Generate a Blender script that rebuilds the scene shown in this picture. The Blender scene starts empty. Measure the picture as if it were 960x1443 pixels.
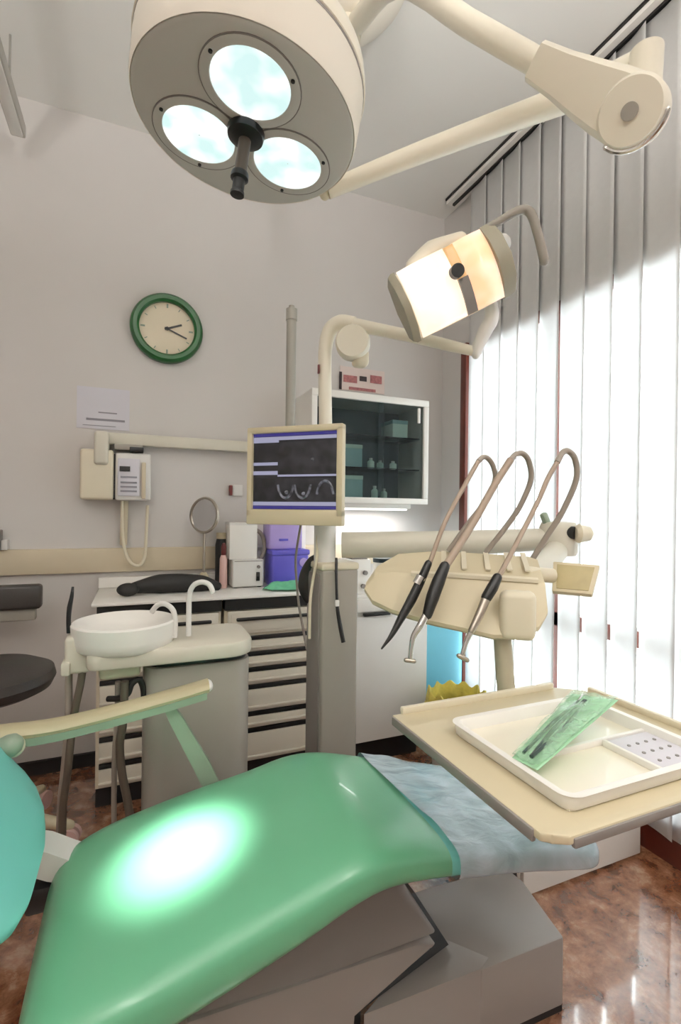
import bpy, bmesh, math, random
from mathutils import Vector, Matrix
random.seed(7)
PI = math.pi
R = math.radians
SC = bpy.context.scene
COL = SC.collection

# ------------------------------------------------------------------ materials
def srgb(c):
    o = []
    for v in c:
        v = v / 255.0
        o.append(v / 12.92 if v <= 0.04045 else ((v + 0.055) / 1.055) ** 2.4)
    return (o[0], o[1], o[2], 1.0)

def mat(name, rgb, rough=0.5, metal=0.0, var=0.05, scale=6.0, bump=0.0, bscale=60.0, coat=0.0, spec=0.5):
    m = bpy.data.materials.new(name)
    m.use_nodes = True
    nt = m.node_tree
    b = nt.nodes['Principled BSDF']
    b.inputs['Roughness'].default_value = rough
    b.inputs['Metallic'].default_value = metal
    b.inputs['Coat Weight'].default_value = coat
    b.inputs['Specular IOR Level'].default_value = spec
    c = srgb(rgb)
    tc = nt.nodes.new('ShaderNodeTexCoord')
    if var > 0:
        n = nt.nodes.new('ShaderNodeTexNoise')
        n.inputs['Scale'].default_value = scale
        n.inputs['Detail'].default_value = 3.0
        r = nt.nodes.new('ShaderNodeValToRGB')
        r.color_ramp.elements[0].position = 0.3
        r.color_ramp.elements[1].position = 0.7
        r.color_ramp.elements[0].color = [max(0, x * (1 - var)) for x in c[:3]] + [1]
        r.color_ramp.elements[1].color = [min(1, x * (1 + var)) for x in c[:3]] + [1]
        nt.links.new(tc.outputs['Object'], n.inputs['Vector'])
        nt.links.new(n.outputs['Fac'], r.inputs['Fac'])
        nt.links.new(r.outputs['Color'], b.inputs['Base Color'])
    else:
        b.inputs['Base Color'].default_value = c
    if bump > 0:
        n2 = nt.nodes.new('ShaderNodeTexNoise')
        n2.inputs['Scale'].default_value = bscale
        bp = nt.nodes.new('ShaderNodeBump')
        bp.inputs['Strength'].default_value = bump
        bp.inputs['Distance'].default_value = 0.01
        nt.links.new(tc.outputs['Object'], n2.inputs['Vector'])
        nt.links.new(n2.outputs['Fac'], bp.inputs['Height'])
        nt.links.new(bp.outputs['Normal'], b.inputs['Normal'])
    return m

def emit_mat(name, rgb, strength, rgb2=None, scale=8.0, rough=0.2, base=(40, 40, 40)):
    m = mat(name, base, rough, var=0)
    nt = m.node_tree
    b = nt.nodes['Principled BSDF']
    b.inputs['Emission Strength'].default_value = strength
    if rgb2:
        tc = nt.nodes.new('ShaderNodeTexCoord')
        n = nt.nodes.new('ShaderNodeTexNoise')
        n.inputs['Scale'].default_value = scale
        n.inputs['Detail'].default_value = 1.5
        r = nt.nodes.new('ShaderNodeValToRGB')
        r.color_ramp.elements[0].position = 0.38
        r.color_ramp.elements[1].position = 0.62
        r.color_ramp.elements[0].color = srgb(rgb)
        r.color_ramp.elements[1].color = srgb(rgb2)
        nt.links.new(tc.outputs['Object'], n.inputs['Vector'])
        nt.links.new(n.outputs['Fac'], r.inputs['Fac'])
        nt.links.new(r.outputs['Color'], b.inputs['Emission Color'])
    else:
        b.inputs['Emission Color'].default_value = srgb(rgb)
    return m

def glass_mat(name, tint, fac, rough=0.02):
    m = bpy.data.materials.new(name)
    m.use_nodes = True
    nt = m.node_tree
    nt.nodes.remove(nt.nodes['Principled BSDF'])
    t = nt.nodes.new('ShaderNodeBsdfTransparent')
    t.inputs['Color'].default_value = srgb(tint)
    g = nt.nodes.new('ShaderNodeBsdfGlossy')
    g.inputs['Roughness'].default_value = rough
    fr = nt.nodes.new('ShaderNodeLayerWeight')
    fr.inputs['Blend'].default_value = fac
    mx = nt.nodes.new('ShaderNodeMixShader')
    nt.links.new(fr.outputs['Fresnel'], mx.inputs['Fac'])
    nt.links.new(t.outputs['BSDF'], mx.inputs[1])
    nt.links.new(g.outputs['BSDF'], mx.inputs[2])
    nt.links.new(mx.outputs['Shader'], nt.nodes['Material Output'].inputs['Surface'])
    return m

def film_mat(name, rgb, opaque, rough=0.15, bscale=18.0, bstr=0.8):
    """thin crumpled plastic film: partly see-through, glossy, wrinkled"""
    m = mat(name, rgb, rough, var=0.06, scale=20)
    nt = m.node_tree
    b = nt.nodes['Principled BSDF']
    out = nt.nodes['Material Output']
    tc = nt.nodes.new('ShaderNodeTexCoord')
    mp = nt.nodes.new('ShaderNodeMapping')
    mp.inputs['Scale'].default_value = (1.0, 2.6, 1.0)
    mp.inputs['Rotation'].default_value = (0, 0, 0.6)
    n = nt.nodes.new('ShaderNodeTexNoise')
    n.inputs['Scale'].default_value = bscale
    n.inputs['Detail'].default_value = 4
    n.inputs['Distortion'].default_value = 0.6
    bp = nt.nodes.new('ShaderNodeBump')
    bp.inputs['Strength'].default_value = bstr
    bp.inputs['Distance'].default_value = 0.015
    t = nt.nodes.new('ShaderNodeBsdfTransparent')
    mx = nt.nodes.new('ShaderNodeMixShader')
    ra = nt.nodes.new('ShaderNodeMapRange')
    ra.inputs['From Min'].default_value = 0.35
    ra.inputs['From Max'].default_value = 0.65
    ra.inputs['To Min'].default_value = max(0, opaque - 0.14)
    ra.inputs['To Max'].default_value = min(1, opaque + 0.14)
    L = nt.links.new
    L(tc.outputs['Object'], mp.inputs['Vector'])
    L(mp.outputs['Vector'], n.inputs['Vector'])
    L(n.outputs['Fac'], bp.inputs['Height'])
    L(bp.outputs['Normal'], b.inputs['Normal'])
    L(n.outputs['Fac'], ra.inputs['Value'])
    L(ra.outputs['Result'], mx.inputs['Fac'])
    L(t.outputs['BSDF'], mx.inputs[1])
    L(b.outputs['BSDF'], mx.inputs[2])
    L(mx.outputs['Shader'], out.inputs['Surface'])
    return m

def slat_mat():
    m = mat('blind_fabric', (246, 245, 243), 0.8, var=0.02, scale=30)
    nt = m.node_tree
    b = nt.nodes['Principled BSDF']
    t = nt.nodes.new('ShaderNodeBsdfTranslucent')
    t.inputs['Color'].default_value = (0.88, 0.88, 0.9, 1)
    mx = nt.nodes.new('ShaderNodeMixShader')
    mx.inputs['Fac'].default_value = 0.36
    nt.links.new(b.outputs['BSDF'], mx.inputs[1])
    nt.links.new(t.outputs['BSDF'], mx.inputs[2])
    nt.links.new(mx.outputs['Shader'], nt.nodes['Material Output'].inputs['Surface'])
    return m

def marble_mat():
    m = mat('marble_floor', (130, 90, 70), 0.1, var=0)
    nt = m.node_tree
    b = nt.nodes['Principled BSDF']
    tc = nt.nodes.new('ShaderNodeTexCoord')
    n = nt.nodes.new('ShaderNodeTexNoise')
    n.inputs['Scale'].default_value = 13
    n.inputs['Detail'].default_value = 9
    n.inputs['Roughness'].default_value = 0.68
    n.inputs['Distortion'].default_value = 0.25
    r = nt.nodes.new('ShaderNodeValToRGB')
    e = r.color_ramp.elements
    e[0].position = 0.30; e[0].color = srgb((74, 40, 24))
    e[1].position = 0.72; e[1].color = srgb((206, 172, 146))
    x = e.new(0.44); x.color = srgb((122, 76, 52))
    x = e.new(0.56); x.color = srgb((158, 112, 84))
    v = nt.nodes.new('ShaderNodeTexVoronoi')
    v.feature = 'DISTANCE_TO_EDGE'
    v.inputs['Scale'].default_value = 14
    vr = nt.nodes.new('ShaderNodeValToRGB')
    vr.color_ramp.elements[0].position = 0.0; vr.color_ramp.elements[0].color = (0.55, 0.42, 0.34, 1)
    vr.color_ramp.elements[1].position = 0.05; vr.color_ramp.elements[1].color = (1, 1, 1, 1)
    mx = nt.nodes.new('ShaderNodeMix'); mx.data_type = 'RGBA'; mx.blend_type = 'MULTIPLY'
    mx.inputs['Factor'].default_value = 0.5
    L = nt.links.new
    L(tc.outputs['Object'], n.inputs['Vector']); L(n.outputs['Fac'], r.inputs['Fac'])
    w = nt.nodes.new('ShaderNodeVectorMath'); w.operation = 'MULTIPLY_ADD'
    w.inputs[1].default_value = (0.35, 0.35, 0.35)
    L(n.outputs['Color'], w.inputs[0]); L(tc.outputs['Object'], w.inputs[2])
    L(w.outputs['Vector'], v.inputs['Vector']); L(v.outputs['Distance'], vr.inputs['Fac'])
    L(r.outputs['Color'], mx.inputs[6]); L(vr.outputs['Color'], mx.inputs[7])
    L(mx.outputs[2], b.inputs['Base Color'])
    b.inputs['Coat Weight'].default_value = 1.0
    b.inputs['Coat IOR'].default_value = 2.0
    b.inputs['Coat Roughness'].default_value = 0.07
    return m

M = {}
M['wall'] = mat('wall_paint', (214, 210, 207), 0.85, var=0.02, scale=2)
M['ceiling'] = mat('ceiling_paint', (238, 237, 233), 0.9, var=0.015, scale=2)
M['floor'] = marble_mat()
M['stone'] = mat('grey_cream_enamel', (214, 209, 194), 0.45, var=0.03)
M['ledge'] = mat('beige_rail', (206, 193, 168), 0.55, var=0.03)
M['skirt'] = mat('black_skirting', (22, 20, 19), 0.5, var=0.05)
M['redwood'] = mat('dark_red_wood', (84, 32, 20), 0.35, var=0.18, scale=12)
M['white'] = mat('white_lacquer', (244, 241, 235), 0.35, var=0.015)
M['whiteplastic'] = mat('white_plastic', (232, 230, 226), 0.4, var=0.02)
M['cream'] = mat('cream_enamel', (238, 231, 213), 0.3, var=0.02, coat=0.2)
M['creamdark'] = mat('cream_plastic', (222, 213, 190), 0.4, var=0.03)
M['beige'] = mat('beige_plastic', (206, 194, 164), 0.38, var=0.03)
M['cabinet'] = mat('cream_cabinet', (226, 216, 194), 0.4, var=0.02)
M['drawerface'] = mat('pale_drawer', (222, 215, 200), 0.4, var=0.02)
M['grey'] = mat('warm_grey_enamel', (152, 146, 137), 0.38, var=0.025)
M['greyd'] = mat('mid_grey_enamel', (128, 122, 118), 0.4, var=0.03)
M['lampgrey'] = mat('lamp_face_grey', (194, 192, 186), 0.45, var=0.01)
M['lampshell'] = mat('lamp_shell', (234, 227, 214), 0.35, var=0.015)
M['black'] = mat('black_plastic', (14, 14, 15), 0.4, var=0.1)
M['rubber'] = mat('black_rubber', (24, 23, 22), 0.6, var=0.1)
M['stoolseat'] = mat('charcoal_vinyl', (52, 48, 46), 0.45, var=0.06, bump=0.05, bscale=120)
M['chrome'] = mat('chrome', (210, 208, 204), 0.15, metal=1.0, var=0.02)
M['steel'] = mat('satin_steel', (178, 170, 158), 0.3, metal=1.0, var=0.05)
M['hose'] = mat('grey_hose', (150, 140, 130), 0.45, var=0.06)
M['hosebrown'] = mat('tan_hose', (160, 142, 126), 0.45, var=0.06)
M['hosedark'] = mat('dark_hose', (84, 74, 64), 0.5, var=0.08)
M['seat'] = mat('green_vinyl', (98, 164, 128), 0.28, var=0.03, scale=4, bump=0.012, bscale=150, coat=0.15)
M['back'] = mat('turquoise_vinyl', (116, 196, 188), 0.4, var=0.03, scale=4, bump=0.02, bscale=150)
M['khakigrey'] = mat('khaki_grey', (150, 144, 126), 0.45, var=0.03)
M['inset'] = mat('brown_beige_pad', (176, 162, 120), 0.5, var=0.06, scale=30)
M['postgrey'] = mat('khaki_post', (176, 168, 146), 0.4, var=0.03)
M['polegrey'] = mat('pole_grey', (158, 155, 146), 0.35, var=0.03)
M['basegrey'] = mat('base_grey_enamel', (146, 139, 134), 0.4, var=0.025)
M['khaki'] = mat('khaki_plastic', (180, 170, 138), 0.4, var=0.03)
M['greentrim'] = mat('grey_green_plastic', (136, 150, 132), 0.45, var=0.04)
M['clockgreen'] = mat('green_plastic', (20, 82, 36), 0.3, var=0.03)
M['clockface'] = mat('clock_paper', (226, 214, 190), 0.5, var=0.03)
M['paper'] = mat('paper', (216, 214, 222), 0.8, var=0.02)
M['ink'] = mat('grey_ink', (140, 138, 146), 0.8, var=0.05)
M['pink'] = mat('pink_paper', (226, 210, 204), 0.8, var=0.05)
M['inkred'] = mat('red_ink', (162, 104, 104), 0.8, var=0.3, scale=90)
M['inkblack'] = mat('black_ink', (52, 42, 44), 0.8, var=0.3, scale=90)
M['teal'] = mat('teal_card', (160, 194, 194), 0.5, var=0.08)
M['mint'] = mat('mint_card', (210, 230, 218), 0.5, var=0.04)
M['darkinside'] = mat('dark_cabinet_inside', (92, 102, 106), 0.5, var=0.15)
M['glass'] = glass_mat('clear_glass', (245, 250, 248), 0.12)
M['tint'] = glass_mat('dark_tinted_glass', (226, 232, 232), 0.2)
M['mirror'] = mat('mirror_glass', (225, 226, 228), 0.06, metal=1.0, var=0.0)
M['lilac'] = mat('lilac_plastic', (178, 160, 222), 0.35, var=0.08)
M['violet'] = mat('violet_plastic', (98, 92, 200), 0.3, var=0.1)
M['greenpaper'] = mat('green_wrap', (108, 190, 150), 0.6, var=0.12, scale=25, bump=0.4, bscale=40)
M['cyan'] = mat('cyan_plastic', (120, 200, 224), 0.4, var=0.03)
M['yellow'] = mat('yellow_bag', (212, 196, 92), 0.45, var=0.15, scale=25, bump=0.4, bscale=40)
M['bluedark'] = mat('dark_teal_plastic', (14, 38, 48), 0.4, var=0.05)
M['redplastic'] = mat('red_plastic', (150, 48, 52), 0.4, var=0.05)
M['pinkbottle'] = mat('pink_plastic', (214, 178, 172), 0.4, var=0.06)
M['film'] = film_mat('plastic_film', (192, 208, 218), 0.74, 0.15, bscale=11, bstr=0.45)
M['pouchgreen'] = film_mat('green_sterile_film', (190, 232, 198), 0.30, 0.12, 22, 0.35)
M['pouchdark'] = mat('dark_steel', (70, 84, 80), 0.3, metal=0.6, var=0.1)
M['pouchpaper'] = mat('pouch_paper', (176, 222, 184), 0.7, var=0.05)
M['slat'] = slat_mat()
M['lens'] = emit_mat('lens_glow', (204, 234, 232), 1.15, (255, 255, 252), 16.0)
M['reflector'] = emit_mat('reflector_glow', (255, 234, 212), 1.0, (255, 250, 244), 9.0, base=(200, 180, 150))
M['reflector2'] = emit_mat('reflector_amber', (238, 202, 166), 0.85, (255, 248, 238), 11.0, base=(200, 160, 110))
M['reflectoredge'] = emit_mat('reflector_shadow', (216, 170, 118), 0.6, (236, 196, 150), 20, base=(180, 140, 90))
M['screen'] = emit_mat('screen_dark', (26, 26, 30), 0.5, (50, 50, 56), 14.0, base=(6, 6, 8))
M['screenpic'] = emit_mat('screen_scan', (22, 22, 25), 0.5, (58, 58, 64), 22.0, base=(6, 6, 8))
M['screenbar'] = emit_mat('screen_bar', (176, 176, 204), 0.75, base=(20, 20, 24))
M['screenblue'] = emit_mat('screen_blue', (58, 52, 140), 0.7, base=(10, 10, 20))
M['screentooth'] = emit_mat('screen_tooth', (130, 130, 140), 0.6, (60, 60, 66), 60.0, base=(10, 10, 12))
M['tube'] = emit_mat('fluorescent_tube', (255, 252, 244), 2.0, base=(230, 230, 230))
M['alu'] = mat('brushed_aluminium', (186, 184, 178), 0.35, metal=0.7, var=0.03)
M['redtip'] = mat('dark_red_plastic', (92, 24, 24), 0.4, var=0.05)

# ------------------------------------------------------------------ mesh helpers
def spline(pts, n=6):
    P = [Vector(p) for p in pts]
    if len(P) < 3:
        return P
    out = []
    for i in range(len(P) - 1):
        p0 = P[i - 1] if i > 0 else P[i] * 2 - P[i + 1]
        p1, p2 = P[i], P[i + 1]
        p3 = P[i + 2] if i + 2 < len(P) else P[i + 1] * 2 - P[i]
        for k in range(n):
            t = k / n
            out.append(0.5 * ((2 * p1) + (p2 - p0) * t + (2 * p0 - 5 * p1 + 4 * p2 - p3) * t * t
                              + (3 * p1 - p0 - 3 * p2 + p3) * t ** 3))
    out.append(P[-1])
    return out

def frame(d):
    d = Vector(d).normalized()
    a = Vector((0, 0, 1)) if abs(d.z) < 0.95 else Vector((1, 0, 0))
    u = d.cross(a).normalized()
    return u, u.cross(d).normalized(), d

ORIGIN = {}

class MB:
    def __init__(self):
        self.bm = bmesh.new()
    def loft(self, rings, cap=True, closed=True):
        bm = self.bm
        vr = [[bm.verts.new(Vector(p)) for p in r] for r in rings]
        n = len(rings[0])
        m = n if closed else n - 1
        for a, b in zip(vr, vr[1:]):
            for i in range(m):
                j = (i + 1) % n
                bm.faces.new((a[i], a[j], b[j], b[i]))
        if cap:
            bm.faces.new(list(reversed(vr[0])))
            bm.faces.new(vr[-1])
        return self
    def obox(self, c, s, rot=None, bev=0.0, seg=2):
        rot = rot or Matrix.Identity(3)
        c = Vector(c)
        t = bmesh.new()
        bmesh.ops.create_cube(t, size=1.0)
        for v in t.verts:
            v.co = Vector((v.co.x * s[0], v.co.y * s[1], v.co.z * s[2]))
        if bev > 0:
            bmesh.ops.bevel(t, geom=list(t.edges), offset=min(bev, min(s) * 0.49), segments=seg, affect='EDGES', profile=0.5)
        for v in t.verts:
            v.co = c + rot @ v.co
        self._merge(t)
        return self
    def box(self, x0, x1, y0, y1, z0, z1, bev=0.0, seg=2):
        return self.obox(((x0 + x1) / 2, (y0 + y1) / 2, (z0 + z1) / 2), (abs(x1 - x0), abs(y1 - y0), abs(z1 - z0)), None, bev, seg)
    def _merge(self, t):
        me = bpy.data.meshes.new('tmp')
        t.to_mesh(me); t.free()
        self.bm.from_mesh(me)
        bpy.data.meshes.remove(me)
    def cyl(self, p0, p1, r0, r1=None, seg=28):
        return self.tube([p0, p1], [r0, r0 if r1 is None else r1], seg, 0)
    def tube(self, pts, r, seg=14, smooth=6, round_ends=False):
        P = [Vector(p) for p in pts]
        rs = list(r) if isinstance(r, (list, tuple)) else [r] * len(P)
        if smooth and len(P) > 2:
            Q = spline(P, smooth)
            q = []
            for i in range(len(Q)):
                f = i / smooth
                k = min(int(f), len(rs) - 2)
                q.append(rs[k] + (rs[k + 1] - rs[k]) * (f - k))
            P, rs = Q, q
        n = len(P)
        tang = []
        for i in range(n):
            a = P[max(0, i - 1)]; b = P[min(n - 1, i + 1)]
            tang.append((b - a).normalized())
        u, v, _ = frame(tang[0])
        rings = []
        for i in range(n):
            d = tang[i]
            u = (u - d * u.dot(d)).normalized()
            v = d.cross(u)
            rings.append([P[i] + rs[i] * (math.cos(2 * PI * k / seg) * u + math.sin(2 * PI * k / seg) * v) for k in range(seg)])
        if round_ends:
            def cap(i, sgn):
                o = []
                for a in (30, 60, 82):
                    cc = P[i] + tang[i] * sgn * rs[i] * math.sin(R(a))
                    o.append([cc + (p - P[i]) * math.cos(R(a)) for p in rings[i]])
                return o
            rings = list(reversed(cap(0, -1))) + rings + cap(n - 1, 1)
        self.loft(rings)
        return self
    def lathe(self, prof, o, axis=(0, 0, 1), seg=48, cap=True):
        """prof: (radius, height) pairs along axis"""
        u, v, d = frame(axis)
        o = Vector(o)
        rings = [[o + d * h + max(r, 1e-4) * (math.cos(2 * PI * k / seg) * u + math.sin(2 * PI * k / seg) * v) for k in range(seg)] for r, h in prof]
        self.loft(rings, cap)
        return self
    def prism(self, poly, e0, e1, bev=0.0, seg=2):
        """poly: 3-D outline, swept from offset e0 to offset e1"""
        e0, e1 = Vector(e0), Vector(e1)
        t = MB()
        t.loft([[Vector(p) + e0 for p in poly], [Vector(p) + e1 for p in poly]])
        if bev > 0:
            bmesh.ops.bevel(t.bm, geom=list(t.bm.edges), offset=bev, segments=seg, affect='EDGES', profile=0.5)
        self._merge(t.bm)
        return self
    def hull(self, pts):
        t = bmesh.new()
        for p in pts: t.verts.new(p)
        bmesh.ops.convex_hull(t, input=list(t.verts))
        self._merge(t)
        return self
    def sphere(self, c, r, seg=20, rot=None):
        r = r if isinstance(r, (tuple, list)) else (r, r, r)
        t = bmesh.new()
        bmesh.ops.create_uvsphere(t, u_segments=seg, v_segments=seg // 2 + 2, radius=1)
        for v in t.verts:
            p = Vector((v.co.x * r[0], v.co.y * r[1], v.co.z * r[2]))
            v.co = Vector(c) + (rot @ p if rot else p)
        self._merge(t)
        return self
    def grid(self, fn, nu, nv):
        bm = self.bm
        V = [[bm.verts.new(Vector(fn(i / nu, j / nv))) for j in range(nv + 1)] for i in range(nu + 1)]
        for i in range(nu):
            for j in range(nv):
                bm.faces.new((V[i][j], V[i + 1][j], V[i + 1][j + 1], V[i][j + 1]))
        return self
    def build(self, name, m, parent=None, label=None, angle=38, solid=0.0):
        bm = self.bm
        bmesh.ops.recalc_face_normals(bm, faces=list(bm.faces))
        o0 = ORIGIN.get(parent.name, Vector((0, 0, 0))) if parent else Vector((0, 0, 0))
        for v in bm.verts:
            v.co -= o0
        for f in bm.faces:
            f.smooth = True
        for e in bm.edges:
            if len(e.link_faces) == 2 and e.calc_face_angle(0) > R(angle):
                e.smooth = False
        me = bpy.data.meshes.new(name)
        bm.to_mesh(me); bm.free()
        me.materials.append(M[m] if isinstance(m, str) else m)
        o = bpy.data.objects.new(name, me)
        COL.objects.link(o)
        if solid:
            md = o.modifiers.new('thickness', 'SOLIDIFY')
            md.thickness = solid; md.offset = 0
        if parent:
            o.parent = parent
            ORIGIN[o.name] = o0
        if label:
            o['label'] = label
        return o

def thing(name, label, cat, loc, group=None):
    o = bpy.data.objects.new(name, None)
    o.empty_display_size = 0.05
    COL.objects.link(o)
    o.location = loc
    ORIGIN[o.name] = Vector(loc)
    o['label'] = label; o['category'] = cat
    if group: o['group'] = group
    return o

def tag(o, label, cat, group=None):
    o['label'] = label; o['category'] = cat
    if group: o['group'] = group
    return o

def struct(mb, name, m, parent=None):
    o = mb.build(name, m, parent)
    o['kind'] = 'structure'
    return o

def rrect(x0, x1, y0, y1, z, r, n=6, radii=None):
    """rounded rectangle outline in XY at height z; radii for corners (x0y0, x1y0, x1y1, x0y1)"""
    rr = radii or (r, r, r, r)
    P = []
    for (cx, cy, a0, q) in ((x0, y0, 180, rr[0]), (x1, y0, 270, rr[1]), (x1, y1, 0, rr[2]), (x0, y1, 90, rr[3])):
        ox = cx + q if cx == x0 else cx - q
        oy = cy + q if cy == y0 else cy - q
        for k in range(n + 1):
            a = R(a0 + 90 * k / n)
            P.append((ox + q * math.cos(a), oy + q * math.sin(a), z))
    return P

def rslab(x0, x1, y0, y1, z0, z1, r, bev=0.006, radii=None):
    """upright rounded slab with softened top and bottom edges"""
    m = MB()
    b = bev
    rings = []
    for z, ins in ((z0, b), (z0 + b * .3, b * .3), (z0 + b, 0), (z1 - b, 0), (z1 - b * .3, b * .3), (z1, b)):
        rd = tuple(max(q - ins, 0.001) for q in radii) if radii else None
        rings.append(rrect(x0 + ins, x1 - ins, y0 + ins, y1 - ins, z, max(r - ins, .001), radii=rd))
    m.loft(rings)
    return m

# ------------------------------------------------------------------ the room
struct(MB().box(-1.75, 1.95, -1.75, 2.75, -0.12, 0.0), 'floor', 'floor')
struct(MB().box(-1.75, 1.95, -1.75, 2.75, 3.03, 3.13), 'ceiling', 'ceiling')
struct(MB().box(-1.75, 1.95, 2.57, 2.70, 0, 3.03), 'wall_back', 'wall')
struct(MB().box(-1.75, -1.65, -1.70, 2.57, 0, 3.03), 'wall_left', 'wall')
struct(MB().box(-1.75, 1.95, -1.75, -1.65, 0, 3.03), 'wall_rear', 'wall')
WY0, WY1, WZ1 = 0.05, 2.285, 2.12
wr = MB()
wr.box(1.76, 1.90, WY1, 2.57, 0, 3.03)
wr.box(1.76, 1.90, -1.65, WY0, 0, 3.03)
wr.box(1.76, 1.90, WY0, WY1, WZ1, 3.03)
struct(wr, 'wall_right', 'wall')
struct(MB().box(-1.65, 1.30, 2.545, 2.57, 0.903, 1.016, 0.004), 'trim_1', 'ledge')
struct(MB().box(-1.65, 1.76, 2.552, 2.57, 0.0, 0.06), 'baseboard_back', 'skirt')

# window: dark red timber, glazed down to a low bottom rail
win = bpy.data.objects.new('window_1', None); COL.objects.link(win); win['kind'] = 'structure'
ORIGIN['window_1'] = Vector((0, 0, 0))
fr = MB()
fr.box(1.684, 1.83, 2.236, 2.286, 0.0, WZ1 + .03, 0.004)
fr.box(1.725, 1.83, WY0, WY0 + .05, 0.0, WZ1 + .03, 0.004)
fr.box(1.725, 1.83, WY0 + .05, 2.235, WZ1 - .03, WZ1 + .03, 0.004)
fr.box(1.712, 1.83, WY0 + .05, 2.236, 0.0, 0.16, 0.004)
fr.box(1.75, 1.81, WY0 + .05, 2.235, 0.70, 0.765, 0.003)
fr.box(1.75, 1.81, 1.625, 1.665, 0.16, WZ1 - .03, 0.003)
fr.box(1.75, 1.81, 0.86, 0.90, 0.16, WZ1 - .03, 0.003)
f_ = fr.build('window_frame', 'redwood', win); f_['kind'] = 'structure'
for (a, b) in ((0.10, 0.86), (0.90, 1.625), (1.665, 2.235)):
    for (z0, z1) in ((0.16, 0.70), (0.765, WZ1 - .03)):
        p_ = MB().box(1.778, 1.784, a, b, z0, z1).build('pane', 'glass', win); p_['kind'] = 'structure'

# ------------------------------------------------------------------ vertical blind
vb = thing('vertical_blind', 'white floor-length vertical slat blind hanging across the bright window', 'blind', (1.69, 1.2, 3.02))
tr = MB()
tr.box(1.655, 1.725, 0.0, 2.40, 3.0, 3.03)
tr.build('head_rail', 'white', vb)
tr = MB()
tr.box(1.648, 1.656, 0.0, 2.40, 3.018, 3.03)
tr.box(1.684, 1.698, 0.0, 2.38, 2.988, 3.001)
tr.build('dark_channel', 'black', vb, label='black slot along the head rail')
def slat_mb(ang, h0, h1, twist=0.0):
    m = MB()
    w = 0.137
    def fn(a, b):
        s = (a - .5) * w
        bow = 0.006 * (1 - (2 * a - 1) ** 2)
        an = ang + twist * (1 - b) ** 1.5
        x = s * math.sin(an) + bow * math.cos(an)
        y = s * math.cos(an) - bow * math.sin(an)
        return (1.69 + x, y, h0 + (h1 - h0) * b)
    m.grid(fn, 6, 8)
    return m
for k in range(18):
    yc = 2.155 - k * 0.1255
    ang = R(5 + random.uniform(-2, 2) + (4 if k in (4, 7) else 0))
    m = slat_mb(ang, 0.10, 2.985, R((0, 2, 0, 9, 10, 8, 9, 8, 4, 3)[k % 10]))
    for v in m.bm.verts: v.co.y += yc
    m.build('slat', 'slat', vb, solid=0.0012)

# ------------------------------------------------------------------ back wall fittings
ck = thing('wall_clock', 'round green-rimmed wall clock with beige dial', 'clock', (0.137, 2.57, 2.09))
cc = Vector((0.137, 2.57, 2.09))
MB().lathe([(0.128, .018), (.128, .034), (.138, .044), (.155, .046), (.166, .036), (.17, .02), (.168, 0), (.128, 0), (.128, .018)], cc, (0, -1, 0), 64, False).build('rim', 'clockgreen', ck)
MB().lathe([(0.001, .003), (.1285, .003), (.1285, .016), (.001, .016)], cc, (0, -1, 0), 48).build('dial', 'clockface', ck)
for k in range(12):
    hm = MB()
    a = R(30 * k)
    c = cc + Vector((math.sin(a) * .112, -.0168, math.cos(a) * .112))
    rot = Matrix.Rotation(a, 3, 'Y')
    hm.obox(c, (.004 if k % 3 else .008, .001, .014 if k % 3 else .02), rot)
    hm.build('hour_mark', 'greentrim', ck)
def hand(name, a, L, w):
    rot = Matrix.Rotation(R(a), 3, 'Y')
    d = Vector((math.sin(R(a)), 0, math.cos(R(a))))
    MB().obox(cc + Vector((0, -.020, 0)) + d * (L / 2 - .012), (w, .002, L), rot).build(name, 'black', ck)
hand('hour_hand', 68, .085, .009)
hand('minute_hand', 112, .112, .007)
MB().cyl(cc + Vector((0, -.016, 0)), cc + Vector((0, -.026, 0)), .008).build('hub', 'black', ck)

# paper notices
nt_ = thing('paper_notice', 'pale paper notice with grey printed lines above the wall control unit', 'notice', (-0.141, 2.568, 1.674))
MB().obox((-0.141, 2.568, 1.674), (.225, .002, .195)).build('sheet', 'paper', nt_)
t = MB()
t.obox((-0.123, 2.566, 1.655), (.08, .001, .006)); t.obox((-0.131, 2.566, 1.621), (.165, .001, .010)); t.obox((-0.158, 2.566, 1.592), (.14, .001, .003))
t.build('printed_lines', 'ink', nt_)

sg = thing('wall_sign', 'small pinkish printed sign with dark red blocks of text above the glass cabinet', 'sign', (1.202, 2.566, 1.963))
MB().obox((1.207, 2.566, 1.963), (.285, .003, .135)).build('board', 'pink', sg)
t = MB()
t.obox((1.128, 2.562, 1.961), (.085, .002, .04)); t.obox((1.292, 2.562, 1.976), (.075, .002, .045))
t.obox((1.205, 2.562, 1.909), (.17, .002, .016))
t.build('red_text', 'inkred', sg)
MB().obox((1.209, 2.562, 1.971), (.045, .002, .028)).build('black_text', 'inkblack', sg)
MB().obox((1.067, 2.562, 1.946), (.016, .002, .10)).build('side_strip', 'inkblack', sg)

sw = thing('wall_switch', 'small white wall switch with a dark key beside the screen', 'switch', (0.48, 2.57, 1.306))
MB().obox((0.49, 2.562, 1.306), (.058, .016, .058), None, .004).build('plate', 'whiteplastic', sw)
MB().obox((0.456, 2.556, 1.305), (.016, .028, .052), None, .003).build('key', 'redtip', sw)

sb = thing('grey_wall_box', 'small grey box standing on the beige wall rail at the picture edge', 'box', (-0.60, 2.557, 1.016))
MB().box(-.66, -.535, 2.50, 2.568, 1.016, 1.105, .004).build('body', 'greyd', sb)
MB().box(-.534, -.512, 2.53, 2.568, 1.016, 1.06, .003).build('side_clip', 'whiteplastic', sb)

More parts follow.
